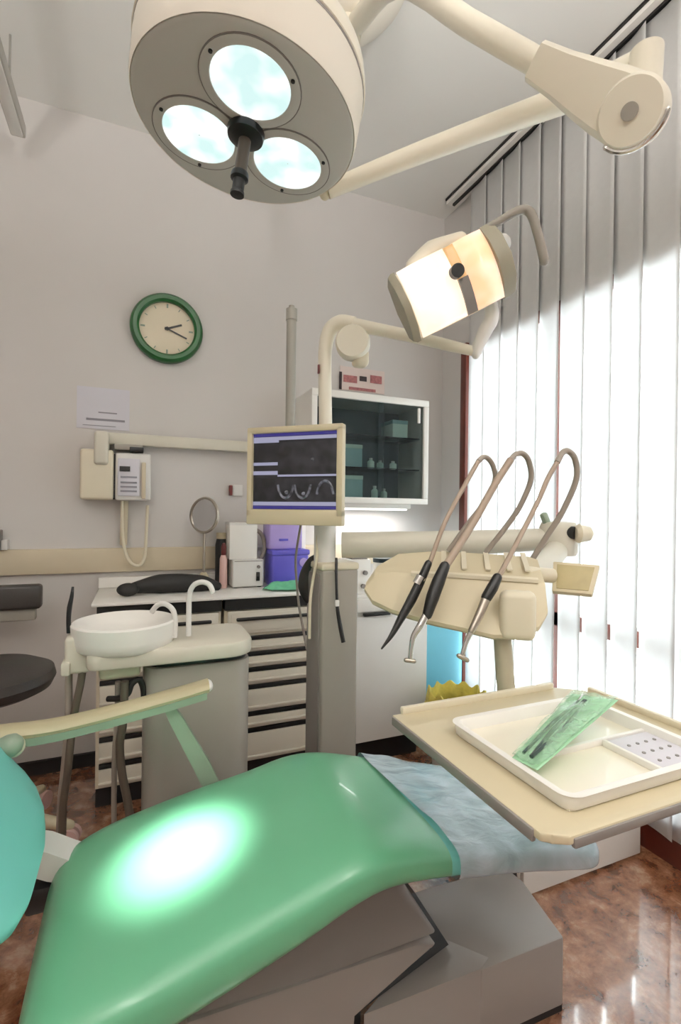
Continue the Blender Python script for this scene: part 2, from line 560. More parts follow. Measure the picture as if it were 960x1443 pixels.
# wall-mounted imaging control unit
xr = thing('control_unit', 'cream wall-mounted control unit with handset cable and long horizontal arm', 'control unit', (-.09, 2.57, 1.24))
MB().box(-.228, -.092, 2.455, 2.57, 1.243, 1.47, .012, 3).build('housing', 'creamdark', xr)
MB().box(-.084, .068, 2.475, 2.57, 1.243, 1.462, .008, 3).build('control_box', 'whiteplastic', xr)
MB().box(-.094, -.082, 2.49, 2.57, 1.246, 1.455).build('dark_gap', 'black', xr)
p = MB().box(-.074, .020, 2.462, 2.476, 1.262, 1.435, .003).build('keypad', 'paper', xr)
MB().box(-.066, -.022, 2.457, 2.463, 1.375, 1.398).build('display', 'black', p)
t = MB()
for z in (1.345, 1.32, 1.30, 1.28):
    t.box(-.062, .008, 2.459, 2.463, z, z + .008)
t.build('key_row', 'ink', p)
MB().box(.028, .046, 2.455, 2.476, 1.25, 1.42, .004).build('handset_rest', 'ledge', xr)
MB().box(-.165, .56, 2.50, 2.545, 1.502, 1.556, .006).build('horizontal_arm', 'stone', xr)
MB().box(-.172, -.112, 2.44, 2.57, 1.40, 1.552, .014, 3).build('arm_bracket', 'stone', xr)
MB().box(-.09, .03, 2.47, 2.54, 1.475, 1.502, .004).build('latch', 'grey', xr)
MB().box(-.025, .035, 2.462, 2.53, 1.468, 1.49, .003).build('latch_lever', 'black', xr)
MB().tube([(-0.055, 2.51, 1.239), (-0.054, 2.51, 1.143), (-0.047, 2.51, 1.043), (-0.022, 2.51, 0.959), (0.019, 2.51, 0.934), (0.046, 2.51, 0.974), (0.051, 2.51, 1.075), (0.056, 2.51, 1.221)], .0075, 10).build('cable', 'creamdark', xr)
MB().tube([(-0.044, 2.545, 1.24), (-0.046, 2.545, 1.142), (-0.048, 2.545, 1.031)], .017, 10).build('cable_sleeve', 'ledge', xr)

# suspended strip light, upper left
sl = thing('strip_light', 'long narrow grey strip light hung at the upper left edge of the photo', 'ceiling light', (-.465, 1.7, 3.03))
MB().box(-.492, -.438, 1.0, 2.41, 2.745, 2.80, .006).build('housing', 'alu', sl)
MB().box(-.486, -.444, 1.02, 2.39, 2.735, 2.747, .004).build('diffuser', 'whiteplastic', sl)
for y in (1.2, 2.25):
    MB().cyl((-.465, y, 2.80), (-.465, y, 3.03), .004, seg=8).build('hanger', 'alu', sl)

# wall cabinet with glass doors
wc = thing('glass_wall_cabinet', 'white wall cabinet with dark sliding glass doors', 'cabinet', (1.12, 2.57, 1.25))
t = MB()
t.box(.79, 1.455, 2.27, 2.57, 1.782, 1.802); t.box(.79, 1.455, 2.27, 2.57, 1.248, 1.268)
t.box(.79, .808, 2.27, 2.57, 1.268, 1.782); t.box(1.437, 1.455, 2.27, 2.57, 1.268, 1.782)
t.build('carcass', 'white', wc)
MB().box(.808, 1.437, 2.545, 2.57, 1.268, 1.782).build('back_panel', 'darkinside', wc)
for z in (1.43, 1.60):
    MB().box(.808, 1.437, 2.31, 2.545, z, z + .006).build('glass_shelf', 'tint', wc)
t = MB()
t.box(.788, 1.457, 2.25, 2.27, 1.770, 1.804, .003); t.box(.788, 1.457, 2.25, 2.27, 1.246, 1.276, .003)
t.box(.788, .818, 2.25, 2.27, 1.276, 1.770, .003); t.box(1.427, 1.457, 2.25, 2.27, 1.276, 1.770, .003)
t.build('door_frame', 'white', wc)
MB().box(.816, 1.20, 2.278, 2.283, 1.274, 1.772).build('glass_door', 'tint', wc)
g2 = MB().box(1.16, 1.429, 2.262, 2.267, 1.274, 1.772).build('glass_door', 'tint', wc)
MB().box(1.390, 1.405, 2.252, 2.263, 1.68, 1.76, .002).build('door_pull', 'white', g2)
# what stands inside it
def inbox(x0, x1, z0, h, m, label, dy=0.0, name='carton', cat='box', grp='cartons in the glass cabinet'):
    t_ = thing(name, label, cat, ((x0 + x1) / 2, 2.42 + dy, z0), grp)
    MB().box(x0, x1, 2.35 + dy, 2.49 + dy, z0, z0 + h, .003).build('box_body', m, t_)
    MB().box(x0 - .001, x1 + .001, 2.349 + dy, 2.491 + dy, z0 + h - .02, z0 + h + .001, .002).build('lid', 'mint' if m == 'teal' else 'teal', t_)
inbox(.95, 1.115, 1.268, .125, 'teal', 'wide teal carton on the cabinet floor behind the left glass door')
inbox(.955, 1.11, 1.436, .12, 'teal', 'teal carton on the middle glass shelf of the wall cabinet')
inbox(1.29, 1.385, 1.606, .10, 'mint', 'pale mint carton on the top glass shelf of the wall cabinet')
for (x, z, h, lb) in ((1.19, 1.268, .075, 'small bottle on the cabinet floor nearest the teal carton'), (1.245, 1.268, .062, 'smaller bottle on the cabinet floor behind the door join'),
                      (1.165, 1.436, .055, 'little bottle on the middle shelf next to the teal carton'), (1.22, 1.436, .045, 'short jar in the middle of the cabinet shelf'),
                      (1.30, 1.436, .045, 'short jar at the window end of the cabinet shelf')):
    t_ = thing('glass_bottle', lb, 'bottle', (x, 2.36, z), 'bottles in the glass cabinet')
    MB().lathe([(.001, 0), (.017, 0), (.019, .004), (.019, h * .65), (.008, h * .8), (.008, h * .85)], (x, 2.36, z), seg=20).build('bottle_body', 'mint', t_)
    MB().lathe([(.009, h * .85), (.0095, h * .86), (.0095, h), (.001, h)], (x, 2.36, z), seg=20).build('cap', 'whiteplastic', t_)

ul = MB().box(.99, 1.43, 2.38, 2.46, 1.222, 1.249, .005).build('strip_lamp', 'white', wc, label='slim white strip lamp under the cabinet')
MB().box(1.01, 1.41, 2.39, 2.45, 1.212, 1.223, .004).build('lamp_tube', 'tube', ul)

# ------------------------------------------------------------------ counter and cabinets
wt = MB().box(-.152, .83, 2.120, 2.544, .818, .83, .003).build('worktop', 'white')
tag(wt, 'long white worktop over the drawer cabinets along the back wall', 'worktop')

bs = MB().box(-.152, .83, 2.53, 2.568, .831, .88, .003).build('backsplash', 'white')
tag(bs, 'low white upstand along the wall at the back of the worktop', 'backsplash')

def cabinet(x0, x1, rows, label, name='drawer_cabinet'):
    """rows: (z0, z1, style)"""
    c = thing(name, label, 'cabinet', ((x0 + x1) / 2, 2.35, 0), 'drawer cabinets under the white worktop')
    MB().box(x0 + .002, x1 - .002, 2.158, 2.55, .09, .768).box(x0 + .02, x1 - .02, 2.2, 2.53, .745, .817).build('body', 'cabinet', c)
    MB().box(x0 + .002, x1 - .002, 2.19, 2.53, 0, .09).build('plinth', 'black', c)
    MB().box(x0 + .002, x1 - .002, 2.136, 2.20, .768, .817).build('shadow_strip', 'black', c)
    for (z0, z1, st) in rows:
        d = MB()
        if st == 'frame':
            d.box(x0 + .015, x1 - .015, 2.140, 2.158, z0, z1, .004)
            q = MB().box(x0 + .03, x1 - .03, 2.136, 2.142, z0 + .014, z1 - .014, .002)
            d._merge(q.bm)
            dr = d.build('drawer', 'drawerface', c)
            zc = .727
            MB().box(x0 + .05, x1 - .045, 2.118, 2.136, zc - .007, zc + .007, .005).build('handle', 'black', dr)
        else:
            d.box(x0 + .015, x1 - .015, 2.138, 2.158, z0, z1 - .02, .003)
            d.box(x0 + .015, x1 - .015, 2.128, 2.15, z0 + .012, z0 + .022, .004)
            dr = d.build('drawer', 'drawerface', c)
            MB().box(x0 + .015, x1 - .015, 2.143, 2.158, z1 - .019, z1 - .002, .001).build('handle', 'black', dr)
cabinet(-.135, .352, [(.660, .762, 'frame'), (.53, .645, 'slot'), (.415, .52, 'slot'), (.305, .405, 'slot'), (.20, .295, 'slot'), (.10, .19, 'slot')],
        'cream drawer cabinet under the worktop, partly behind the spittoon basin')
cabinet(.362, .82, [(.660, .762, 'frame'), (.583, .648, 'slot'), (.513, .577, 'slot'), (.437, .507, 'slot'), (.318, .430, 'slot'), (.245, .311, 'slot'), (.10, .238, 'slot')],
        'cream cabinet with a column of narrow drawers beside the grey post')

dc = thing('door_cabinet', 'white base cabinet with one plain door to the right of the grey post', 'cabinet', (1.1, 2.25, 0))
MB().box(.84, 1.34, 2.07, 2.54, .125, .80, .003).build('body', 'white', dc)
MB().box(.86, 1.32, 2.12, 2.54, 0, .125).build('plinth', 'black', dc)
MB().box(.845, 1.332, 2.05, 2.07, .13, .715, .003).build('door', 'grey', dc).data.materials[0] = M['whiteplastic']
d_ = MB().box(.845, 1.332, 2.05, 2.07, .735, .795, .003).build('drawer', 'white', dc)
MB().box(.98, 1.12, 2.035, 2.052, .717, .733, .004).build('handle', 'black', d_)

# things on the worktop
ps = thing('black_pouch', 'soft black roll-shaped pouch lying on the worktop', 'pouch', (.15, 2.3, .83))
pl = [(-0.013, 2.31, 0.839), (0.033, 2.31, 0.856), (0.105, 2.31, 0.862), (0.196, 2.31, 0.844), (0.289, 2.31, 0.82), (0.356, 2.31, 0.81)]
pl = [(x, y, max(.83 + r, .83 + r)) for (x, y, z), r in zip(pl, (.026, .034, .042, .042, .036, .02))]
MB().tube(pl, [.022, .030, .042, .042, .036, .02], 18, 6, True).build('roll', 'rubber', ps)
MB().sphere((pl[0][0] - .01, pl[0][1] - .035, .858), (.045, .035, .028)).build('rounded_end', 'rubber', ps)

mr = thing('stand_mirror', 'round table mirror on a thin stem standing on the worktop', 'mirror', (.30, 2.40, .83))
mc = Vector((0.306, 2.4, 1.177)); ax = Vector((-.74, -.67, .05)).normalized()
MB().lathe([(.076, -.008), (.084, -.008), (.088, 0), (.084, .008), (.076, .008), (.076, -.008)], mc, ax, 40, False).build('rim', 'steel', mr)
MB().lathe([(.001, -.003), (.077, -.003), (.077, .003), (.001, .003)], mc, ax, 40).build('mirror_glass', 'mirror', mr)
MB().cyl((mc.x, mc.y, .85), (mc.x, mc.y, mc.z - .085), .006, seg=12).build('stem', 'steel', mr)
MB().lathe([(.001, 0), (.05, 0), (.05, .01), (.03, .03), (.022, .06), (.012, .075), (.001, .075)], (mc.x, mc.y, .83), seg=28).build('base', 'beige', mr)

bo = thing('slim_bottle', 'slim pale pink bottle standing between the mirror and the white device', 'bottle', (.395, 2.38, .83))
MB().lathe([(.001, 0), (.017, 0), (.019, .01), (.018, .14), (.010, .16), (.001, .16)], (.395, 2.38, .83), seg=24).build('bottle_body', 'pinkbottle', bo)
MB().lathe([(.011, .155), (.012, .16), (.012, .20), (.006, .215), (.001, .215)], (.395, 2.38, .83), seg=20).build('cap', 'redtip', bo)
jr = thing('dark_jar', 'dark jar behind the slim pink bottle', 'jar', (.402, 2.475, .83))
MB().lathe([(.001, 0), (.03, 0), (.032, .01), (.032, .2), (.026, .23), (.001, .23)], (.402, 2.475, .83), seg=24).build('jar_body', 'rubber', jr)
MB().lathe([(.027, .23), (.028, .235), (.028, .26), (.001, .26)], (.402, 2.475, .83), seg=24).build('lid', 'beige', jr)

dv = thing('white_device', 'white boxy tabletop device with a dark square window', 'device', (.51, 2.40, .83))
MB().box(.432, .583, 2.34, 2.49, .834, .966, .008, 3).build('housing', 'whiteplastic', dv)
MB().box(.545, .562, 2.333, 2.341, .862, .905, .002).build('window', 'black', dv)
MB().cyl((.556, 2.341, .93), (.556, 2.332, .93), .008, seg=14).build('knob', 'greyd', dv)
MB().box(.44, .575, 2.338, 2.341, .957, .960).build('seam', 'greyd', dv)
for x in (.45, .565):
    MB().cyl((x, 2.36, .83), (x, 2.36, .836), .01, seg=12).build('foot', 'rubber', dv)
ub = thing('white_carton', 'tall white carton standing on top of the white device', 'box', (.49, 2.41, .966))
MB().box(.418, .552, 2.355, 2.47, .966, 1.142, .003).build('carton_body', 'white', ub)
MB().box(.417, .553, 2.354, 2.471, 1.13, 1.143, .002).build('lid', 'whiteplastic', ub)
cb = thing('grey_tube', 'curved grey tube leaning beside the white carton', 'tube', (.57, 2.43, .966))
MB().tube([(0.538, 2.4, 1.116), (0.581, 2.4, 1.087), (0.6, 2.4, 1.031), (0.59, 2.4, 0.974), (0.561, 2.4, 0.947)], .010, 12).build('tube_body', 'hose', cb)

lb = thing('violet_box', 'blue-violet plastic drawer box on the worktop', 'box', (.70, 2.36, .83))
MB().box(.615, .80, 2.30, 2.46, .83, .99, .012, 3).build('box_body', 'violet', lb)
MB().box(.61, .805, 2.295, 2.465, .985, 1.012, .008, 3).build('lid', 'violet', lb)
MB().cyl((.77, 2.296, .95), (.77, 2.288, .95), .022, seg=20).build('round_catch', 'lilac', lb)
li = thing('lilac_box', 'pale lilac box standing on the violet drawer box', 'box', (.69, 2.38, 1.012))
MB().box(.605, .775, 2.33, 2.46, 1.012, 1.16, .01, 3).build('box_body', 'lilac', li)
MB().box(.655, .70, 2.326, 2.331, 1.055, 1.065).build('mark', 'violet', li)
wb = thing('display_board', 'upright white board behind the violet and lilac boxes', 'board', (.70, 2.51, .83))
MB().box(.57, .85, 2.50, 2.525, .88, 1.17, .003).box(.57, .85, 2.48, 2.525, .83, .88, .003).build('board', 'white', wb)
gp = thing('green_wrap', 'crumpled green wrap lying on the worktop before the violet box', 'wrap', (.70, 2.23, .83))
def gfn(a, b):
    return (.575 + .20 * a + .02 * math.sin(7 * b), 2.17 + .115 * b + .01 * math.sin(9 * a), .834 + .03 * math.sin(PI * a) * math.sin(PI * b) + .008 * math.sin(13 * a + 6 * b) * math.sin(11 * b) + .006)
MB().grid(gfn, 18, 14).build('crumpled_sheet', 'greenpaper', gp, solid=.003)

dvw = thing('white_dispenser', 'small white dispenser with dark knobs on the door cabinet', 'dispenser', (1.02, 2.2, .80))
MB().box(.955, 1.075, 2.16, 2.28, .80, .97, .006).build('housing', 'white', dvw)
for (px, py) in ((0, 0), (1, 1)):
    z = .905 if px == 0 else .84
    MB().cyl((1.04 - .01 * px, 2.161, z), (1.04 - .01 * px, 2.145, z), .011, seg=16).build('knob', 'greyd', dvw)
MB().box(.975, 1.06, 2.17, 2.27, .969, .985, .003).build('lid', 'greyd', dvw)
wc2 = thing('white_canister', 'low white canister with a dark lid behind the delivery console', 'canister', (1.16, 2.2, .80))
MB().lathe([(.001, 0), (.045, 0), (.047, .005), (.047, .15), (.001, .15)], (1.16, 2.2, .80), seg=32).build('canister_body', 'white', wc2)
MB().lathe([(.049, .15), (.05, .152), (.05, .17), (.001, .175)], (1.16, 2.2, .80), seg=32).build('lid', 'bluedark', wc2)

# right-hand corner
cy = thing('cyan_bin', 'tall light-blue bin in the corner beside the window frame', 'bin', (1.55, 2.36, 0))
MB().box(1.42, 1.70, 2.24, 2.50, .19, .80, .015, 3).build('bin_body', 'cyan', cy)
MB().box(1.44, 1.68, 2.26, 2.48, 0, .19, .01).build('base', 'bluedark', cy)
MB().box(1.415, 1.705, 2.235, 2.505, .80, .835, .012, 3).build('lid', 'cyan', cy)
yb = thing('yellow_bag_bin', 'small waste bin lined with a ruffled yellow bag', 'bin', (1.37, 1.86, 0))
MB().lathe([(.001, 0), (.09, 0), (.105, .02), (.12, .33), (.118, .33), (.1, .03), (.001, .03)], (1.37, 1.86, 0), seg=32).build('bin_body', 'whiteplastic', yb)
def yfn(a, b):
    an = 2 * PI * a
    rr = .11 + .03 * b + .008 * math.sin(9 * an) * (0.3 + b)
    zz = .30 + .085 * math.sin(PI * min(1, b * 1.15)) + .012 * math.sin(11 * an + 2 * b)
    return (1.37 + rr * math.cos(an), 1.86 + rr * math.sin(an), zz)
MB().grid(yfn, 72, 8).build('bag', 'yellow', yb, solid=.002)
lw = thing('low_white_cabinet', 'low white cabinet standing against the window under the tray', 'cabinet', (1.4, 1.38, 0))
MB().box(1.12, 1.66, 1.19, 1.56, 0.0, .42, .004).build('body', 'white', lw)
MB().box(1.125, 1.655, 1.174, 1.19, .012, .415, .003).build('front_panel', 'white', lw)

# ------------------------------------------------------------------ stool
st = thing('dentist_stool', 'charcoal round-seated stool with a padded back at the left edge', 'stool', (-.47, 2.05, 0))
sx, sy = -.47, 2.03
MB().lathe([(.001, .555), (.17, .555), (.2, .57), (.214, .60), (.207, .628), (.16, .650), (.001, .655)], (sx, sy, 0), seg=56).build('seat', 'stoolseat', st)
MB().lathe([(.001, .54), (.12, .54), (.12, .556), (.001, .556)], (sx, sy, 0), seg=32).build('seat_plate', 'greyd', st)
MB().lathe([(.001, .10), (.05, .10), (.05, .2), (.032, .22), (.032, .36), (.024, .37), (.024, .54), (.001, .54)], (sx, sy, 0), seg=28).build('gas_column', 'grey', st)
for k in range(5):
    a = R(-12 + 72 * k)
    dx, dy = math.cos(a), math.sin(a)
    lg = MB().tube([(sx + .03 * dx, sy + .03 * dy, .125), (sx + .16 * dx, sy + .16 * dy, .105), (sx + .275 * dx, sy + .275 * dy, .075)], [.026, .024, .017], 12, 4, True).build('leg', 'beige', st)
    px, py = sx + .275 * dx, sy + .275 * dy
    w = MB()
    for s in (-1, 1):
        q = Vector((px - dy * .016 * s, py + dx * .016 * s, .034)); e = Vector((-dy * s, dx * s, 0)) * .020
        w.cyl(q - e * .45, q + e * .45, .034, seg=22)
    w.build('caster', 'pinkbottle', lg)
bk = MB().box(-.74, -.353, 2.335, 2.395, .785, .885, .014, 3).build('backrest', 'stoolseat', st)
MB().box(-.735, -.375, 2.36, 2.40, .735, .79, .008).build('backrest_shell', 'grey', bk)
MB().tube([(-.56, 2.10, .54), (-.56, 2.36, .53), (-.56, 2.42, .58), (-.56, 2.415, .76)], .014, 12, 5).build('backrest_bar', 'grey', st)

# ------------------------------------------------------------------ equipment column
ec = thing('equipment_column', 'grey upright dental unit post with a white tube on top', 'dental unit', (.61, 1.52, 0))
MB().box(.550, .676, 1.45, 1.59, 0, 1.015, .008, 3).build('post_box', 'grey', ec)
MB().box(.547, .679, 1.447, 1.593, 1.012, 1.036, .008, 3).build('cap', 'creamdark', ec)
MB().box(.546, .552, 1.47, 1.585, .02, 1.0, .002).build('side_casing', 'greyd', ec)
MB().cyl((.582, 1.515, 1.03), (.582, 1.515, 1.21), .036).build('white_tube', 'whiteplastic', ec)
MB().lathe([(.001, 1.2), (.040, 1.2), (.044, 1.21), (.044, 1.25), (.03, 1.26), (.001, 1.26)], (.582, 1.515, 0), seg=32).build('collar', 'cream', ec)
MB().tube([(0.594, 1.443, 1.054), (0.591, 1.433, 0.979), (0.592, 1.427, 0.912)], .0045, 8).build('cord', 'black', ec)
MB().tube([(0.592, 1.427, 0.917), (0.592, 1.422, 0.891), (0.599, 1.413, 0.836), (0.606, 1.405, 0.793)], [.0045, .006, .007, .007], 8, 4).build('probe', 'black', ec)
MB().obox((0.59, 1.423, 0.913), (.014, .01, .02), None, .003).build('cord_clip', 'whiteplastic', ec)
pa, pb = Vector((0.509, 1.684, 1.922)), Vector((0.517, 1.681, 1.405))
po = MB().cyl((pa.x, pa.y, pb.z), (pa.x, pa.y, pa.z - .03), .0175).cyl((pa.x, pa.y, pa.z - .04), (pa.x, pa.y, pa.z), .020).cyl((pa.x, pa.y, pa.z), (pa.x, pa.y, pa.z + .012), .010, seg=14).build('stand_pole', 'polegrey', ec)
MB().tube([(pa.x, pa.y, pb.z + .02), (pa.x, pa.y, 1.24), (.56, 1.56, 1.235)], .012, 12, 5).build('pole_bracket', 'greyd', ec)
MB().tube([(0.532, 1.62, 1.153), (0.526, 1.645, 1.065), (0.53, 1.665, 1), (0.541, 1.66, 0.874), (0.555, 1.643, 0.776), (0.557, 1.61, 0.722)], .0045, 8).build('hanging_cable', 'hose', ec)
MB().tube([(0.554, 1.503, 1.152), (0.551, 1.504, 1.098), (0.544, 1.491, 1.042), (0.532, 1.49, 0.973), (0.522, 1.484, 0.906), (0.521, 1.484, 0.793)], .005, 8).build('rear_cable', 'creamdark', ec)
MB().tube([(0.578, 1.558, 1.044), (0.556, 1.567, 1.029), (0.546, 1.593, 0.988), (0.542, 1.595, 0.944), (0.556, 1.589, 0.905), (0.571, 1.561, 0.895)], [.016, .018, .022, .024, .022, .016], 14, 6).build('hose_coil', 'rubber', ec)

# ------------------------------------------------------------------ monitor
mo = thing('monitor', 'beige-framed flat monitor showing grey scan images on the grey post', 'monitor', (.46, 1.46, 1.2))
A = Vector((0.333, 1.552, 1.462)); B = Vector((0.567, 1.335, 1.462)); C_ = Vector((0.566, 1.335, 1.157)); D = Vector((0.324, 1.556, 1.159))
u = ((B - A) + (C_ - D)).normalized(); u.z = 0; u.normalize()
w = Vector((0, 0, 1)); n = u.cross(w).normalized()         # n points to the viewer
MR = Matrix((u, -n, w)).transposed()                       # columns: right, back, up
mc = (A + B + C_ + D) / 4
W_, H_ = ((B - A).length + (C_ - D).length) / 2, (A.z + B.z - C_.z - D.z) / 2
def mpos(x, y, z): return mc + u * x - n * y + w * z       # x right, y back, z up
hw, hh = W_ / 2, H_ / 2
t = MB()
bz = .018
t.obox(mpos(0, .012, hh - .008), (W_, .03, .016 + .004), MR, .004); t.obox(mpos(0, .012, -hh + .024), (W_, .03, .048), MR, .004)
t.obox(mpos(-hw + .009, .012, .01), (.018, .03, H_ - .03), MR, .004); t.obox(mpos(hw - .010, .012, .01), (.020, .03, H_ - .03), MR, .004)
t.build('bezel', 'beige', mo)
MB().obox(mpos(0, .035, 0), (W_ - .02, .03, H_ - .03), MR, .012, 3).build('back_shell', 'creamdark', mo)
sw_, sh_ = W_ - .036, H_ - .066
scz = .016
scn = MB().obox(mpos(0, .012, scz), (sw_, .006, sh_), MR).build('screen', 'screen', mo)
def spos(fx, fz, dy=.0080): return mpos(-sw_ / 2 + sw_ * fx, dy, scz + sh_ / 2 - sh_ * fz)
def srect(name, x0, x1, z0, z1, m, dy=.0085):
    MB().obox(spos((x0 + x1) / 2, (z0 + z1) / 2, dy), (sw_ * (x1 - x0), .001, sh_ * (z1 - z0)), MR).build(name, m, scn)
srect('title_bar', 0, 1, .0, .045, 'screenblue')
srect('toolbar', 0, 1, .05, .095, 'screenbar')
srect('side_panel', 0, .31, .095, .125, 'screenbar')
srect('scan_image', .31, 1, .125, .545, 'screenpic')
srect('toolbar', 0, .30, .385, .425, 'screenbar')
srect('toolbar', 0, .30, .50, .55, 'screenbar')
srect('divider_line', .30, 1, .55, .575, 'screenbar')
srect('toolbar', 0, 1, .905, .955, 'screenbar')
srect('task_bar', 0, 1, .96, 1.0, 'screenblue')
srect('scan_image', .02, 1, .60, .885, 'screenpic')
for (cx, sgn, ph) in ((.40, -1, .2), (.60, -1, 0), (.86, 1, 0)):
    t = MB()
    pts = []
    for k in range(9):
        a = R(-80 + 20 * k)
        pts.append(spos(cx + .095 * math.sin(a), .745 - sgn * (.21 * math.cos(a) - .10), .0078))
    t.tube(pts, .0042, 8, 2)
    t.build('tooth_outline', 'screentooth', scn)
for (a_, b_) in ((.72, .36), (.42, .78), (.62, .80)):
    MB().sphere(spos(a_, b_, .0078), (.009, .002, .006)).build('bright_spot', 'screentooth', scn)
MB().tube([mpos(.03, .045, -.02), mpos(.05, .10, -.02), (.560, 1.50, 1.235)], [.03, .024, .02], 14, 4).build('mount_arm', 'greyd', mo)

# ------------------------------------------------------------------ small operating light on its cream pole
ol = thing('operating_light', 'cream tilted operating light with lit reflector and loop handle', 'dental lamp', (.582, 1.515, 1.26))
MB().tube([(0.587, 1.51, 1.156), (0.579, 1.514, 1.485), (0.575, 1.516, 1.672), (0.576, 1.515, 1.743), (0.587, 1.505, 1.798), (0.615, 1.483, 1.82), (0.652, 1.451, 1.812)], [.022, .022, .022, .023, .025, .026, .022], 20, 6).build('pole', 'cream', ol)
MB().tube([(0.652, 1.451, 1.808), (0.702, 1.397, 1.784), (0.781, 1.31, 1.744), (0.85, 1.221, 1.7), (0.903, 1.15, 1.666)], [.022, .020, .0185, .017, .014], 16, 5, True).build('arm', 'cream', ol)
c0 = Vector((0.64, 1.439, 1.747)); vw = (c0 - Vector((0, 0, 1.2))).normalized(); dsk = Vector((-vw.x * .9 - .1, -vw.y, 0)).normalized()
MB().lathe([(.001, -.03), (.054, -.03), (.056, -.026), (.056, .004), (.050, .016), (.001, .018)], c0, dsk, 40).build('joint_disc', 'cream', ol)
MB().obox(Vector((0.674, 1.452, 1.703)), (.05, .05, .06), None, .016, 3).build('joint_block', 'creamdark', ol)
MB().tube([(0.901, 1.151, 1.657), (0.903, 1.144, 1.68), (0.912, 1.125, 1.72), (0.925, 1.114, 1.754), (0.915, 1.112, 1.798), (0.875, 1.118, 1.853)], [.012, .017, .020, .020, .018, .016], 14, 5, True).build('yoke', 'whiteplastic', ol)
MB().obox((0.549, 1.505, 1.666), (.006, .01, .03), None, .002).build('pole_switch', 'redtip', ol)
# lamp head: local axes e1 along the face, e2 across it, en out of the face
hc = Vector((0.754, 1.061, 1.797))
cam_r = Vector((.9219, -.3875, 0)); cam_f = Vector((.3875, .9219, 0)); cam_u = Vector((0, 0, 1))
e1 = (cam_r * .90 + cam_u * .44 - cam_f * .10).normalized()
en = (-cam_f * .90 - cam_r * .22 - cam_u * .36)
en = (en - e1 * en.dot(e1)).normalized()
e2 = en.cross(e1).normalized()
if e2.z < 0: e2 = -e2
def hp(a, b, c): return hc + e1 * a + e2 * b + en * c
HL, HWD = .122, .092
def head_ring(a, sc=1.0, off=0.0):
    r_ = []
    for k in range(13):                                   # bowed front edge -> back
        b = -1 + 2 * k / 12
        r_.append(hp(a, b * HWD * sc, -.012 - .026 * b * b + off))
    for k in range(13):
        b = 1 - 2 * k / 12
        r_.append(hp(a, b * HWD * sc * .86, -.065 - .045 * (1 - b * b) + off))
    return r_
MB().loft([head_ring(-HL, .95), head_ring(-HL * .5), head_ring(0), head_ring(HL * .5), head_ring(HL, .97)]).build('housing', 'cream', ol)
def refl(a0, a1, m, name):
    def fn(i, j):
        a = a0 + (a1 - a0) * i; b = -1 + 2 * j
        return hp(a, b * HWD * .97, .004 - .028 * b * b + .012 * math.sin(PI * i))
    MB().grid(fn, 10, 14).build(name, m, ol, solid=.003)
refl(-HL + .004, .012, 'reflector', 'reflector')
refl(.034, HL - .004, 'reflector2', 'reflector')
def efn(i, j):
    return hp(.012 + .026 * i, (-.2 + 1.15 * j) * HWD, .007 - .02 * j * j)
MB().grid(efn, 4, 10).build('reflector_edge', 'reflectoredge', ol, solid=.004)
MB().loft([[hp(.010 + q * .026, b * HWD, .014 - .026 * b * b + h * .010) for (q, h) in ((0, 0), (0, 1), (1, 1), (1, 0))] for b in (-.98, -.8, -.5, -.2, 0)]).build('bulb_shield', 'greyd', ol)
MB().cyl(hp(.014, .02, .0), hp(.014, .02, .034), .017).build('bulb_cap', 'black', ol)
for sgn, wd in ((-1, .020), (1, .036)):
    a0 = sgn * HL; a1 = sgn * (HL + wd)
    rr = []
    for a in (a0, (a0 + a1) / 2, a1):
        q = .93 if a == a1 else 1.0
        rr.append([hp(a, b * HWD * 1.02 * q, z) for (b, z) in ((-1, -.04), (-.6, .0), (0, .016), (.6, .0), (1, -.03), (.85, -.085), (0, -.11), (-.85, -.085))])
    MB().loft(rr).build('end_cap', 'greyd', ol).data.materials[0] = M['khakigrey']
MB().tube([hp(HL + .004, HWD * .92, -.04), hp(HL + .05, HWD * .93, -.03), hp(HL + .102, HWD * .93, -.02), hp(HL + .124, HWD * .72, -.015), hp(HL + .122, HWD * .1, -.01), hp(HL + .116, -HWD * .58, -.01)], [.010, .010, .011, .0115, .0115, .012], 12, 6, True).build('handle', 'grey', ol)
MB().tube([hp(-HL * .55, HWD * .98, -.05), hp(0, HWD * 1.10, -.07), hp(HL * .6, HWD * 1.02, -.05)], [.018, .028, .018], 14, 5, True).build('top_fin', 'cream', ol)
MB().lathe([(.001, 0), (.018, 0), (.02, .02), (.026, .03), (.022, .05), (.001, .055)], hp(HL + .055, HWD * .45, -.09), -en + e1 * .6, 24).build('tilt_knob', 'whiteplastic', ol)

# ------------------------------------------------------------------ delivery unit: arm, console, tray table
du = thing('delivery_unit', 'beige instrument console on a thick arm carrying a square tray table', 'dental unit', (.70, .97, .80))
MB().tube([(0.637, 1.5, 1.09), (0.802, 1.42, 1.095), (1.049, 1.295, 1.107), (1.219, 1.207, 1.12)], [.043, .043, .040, .036], 24, 3).build('swing_arm', 'stone', du)
jc = Vector((1.261, 1.184, 1.13))
MB().lathe([(.001, -.06), (.052, -.06), (.058, -.05), (.058, .03), (.05, .045), (.001, .05)], jc, (0, 0, 1), 36).build('elbow_joint', 'stone', du)
MB().tube([(1.256, 1.143, 1.145), (1.264, 1.118, 1.144)], [.020, .020], 18, 0).build('knob_neck', 'black', du)
MB().lathe([(.001, 0), (.022, 0), (.03, .012), (.022, .045), (.008, .055), (.001, .055)], (1.26, 1.119, 1.142), (.9, -.4, 0), 24).build('knob', 'creamdark', du)
MB().obox((1.215, 1.192, 1.182), (.02, .02, .05), Matrix.Rotation(-.5, 3, 'Y'), .006).build('lever', 'greentrim', du)
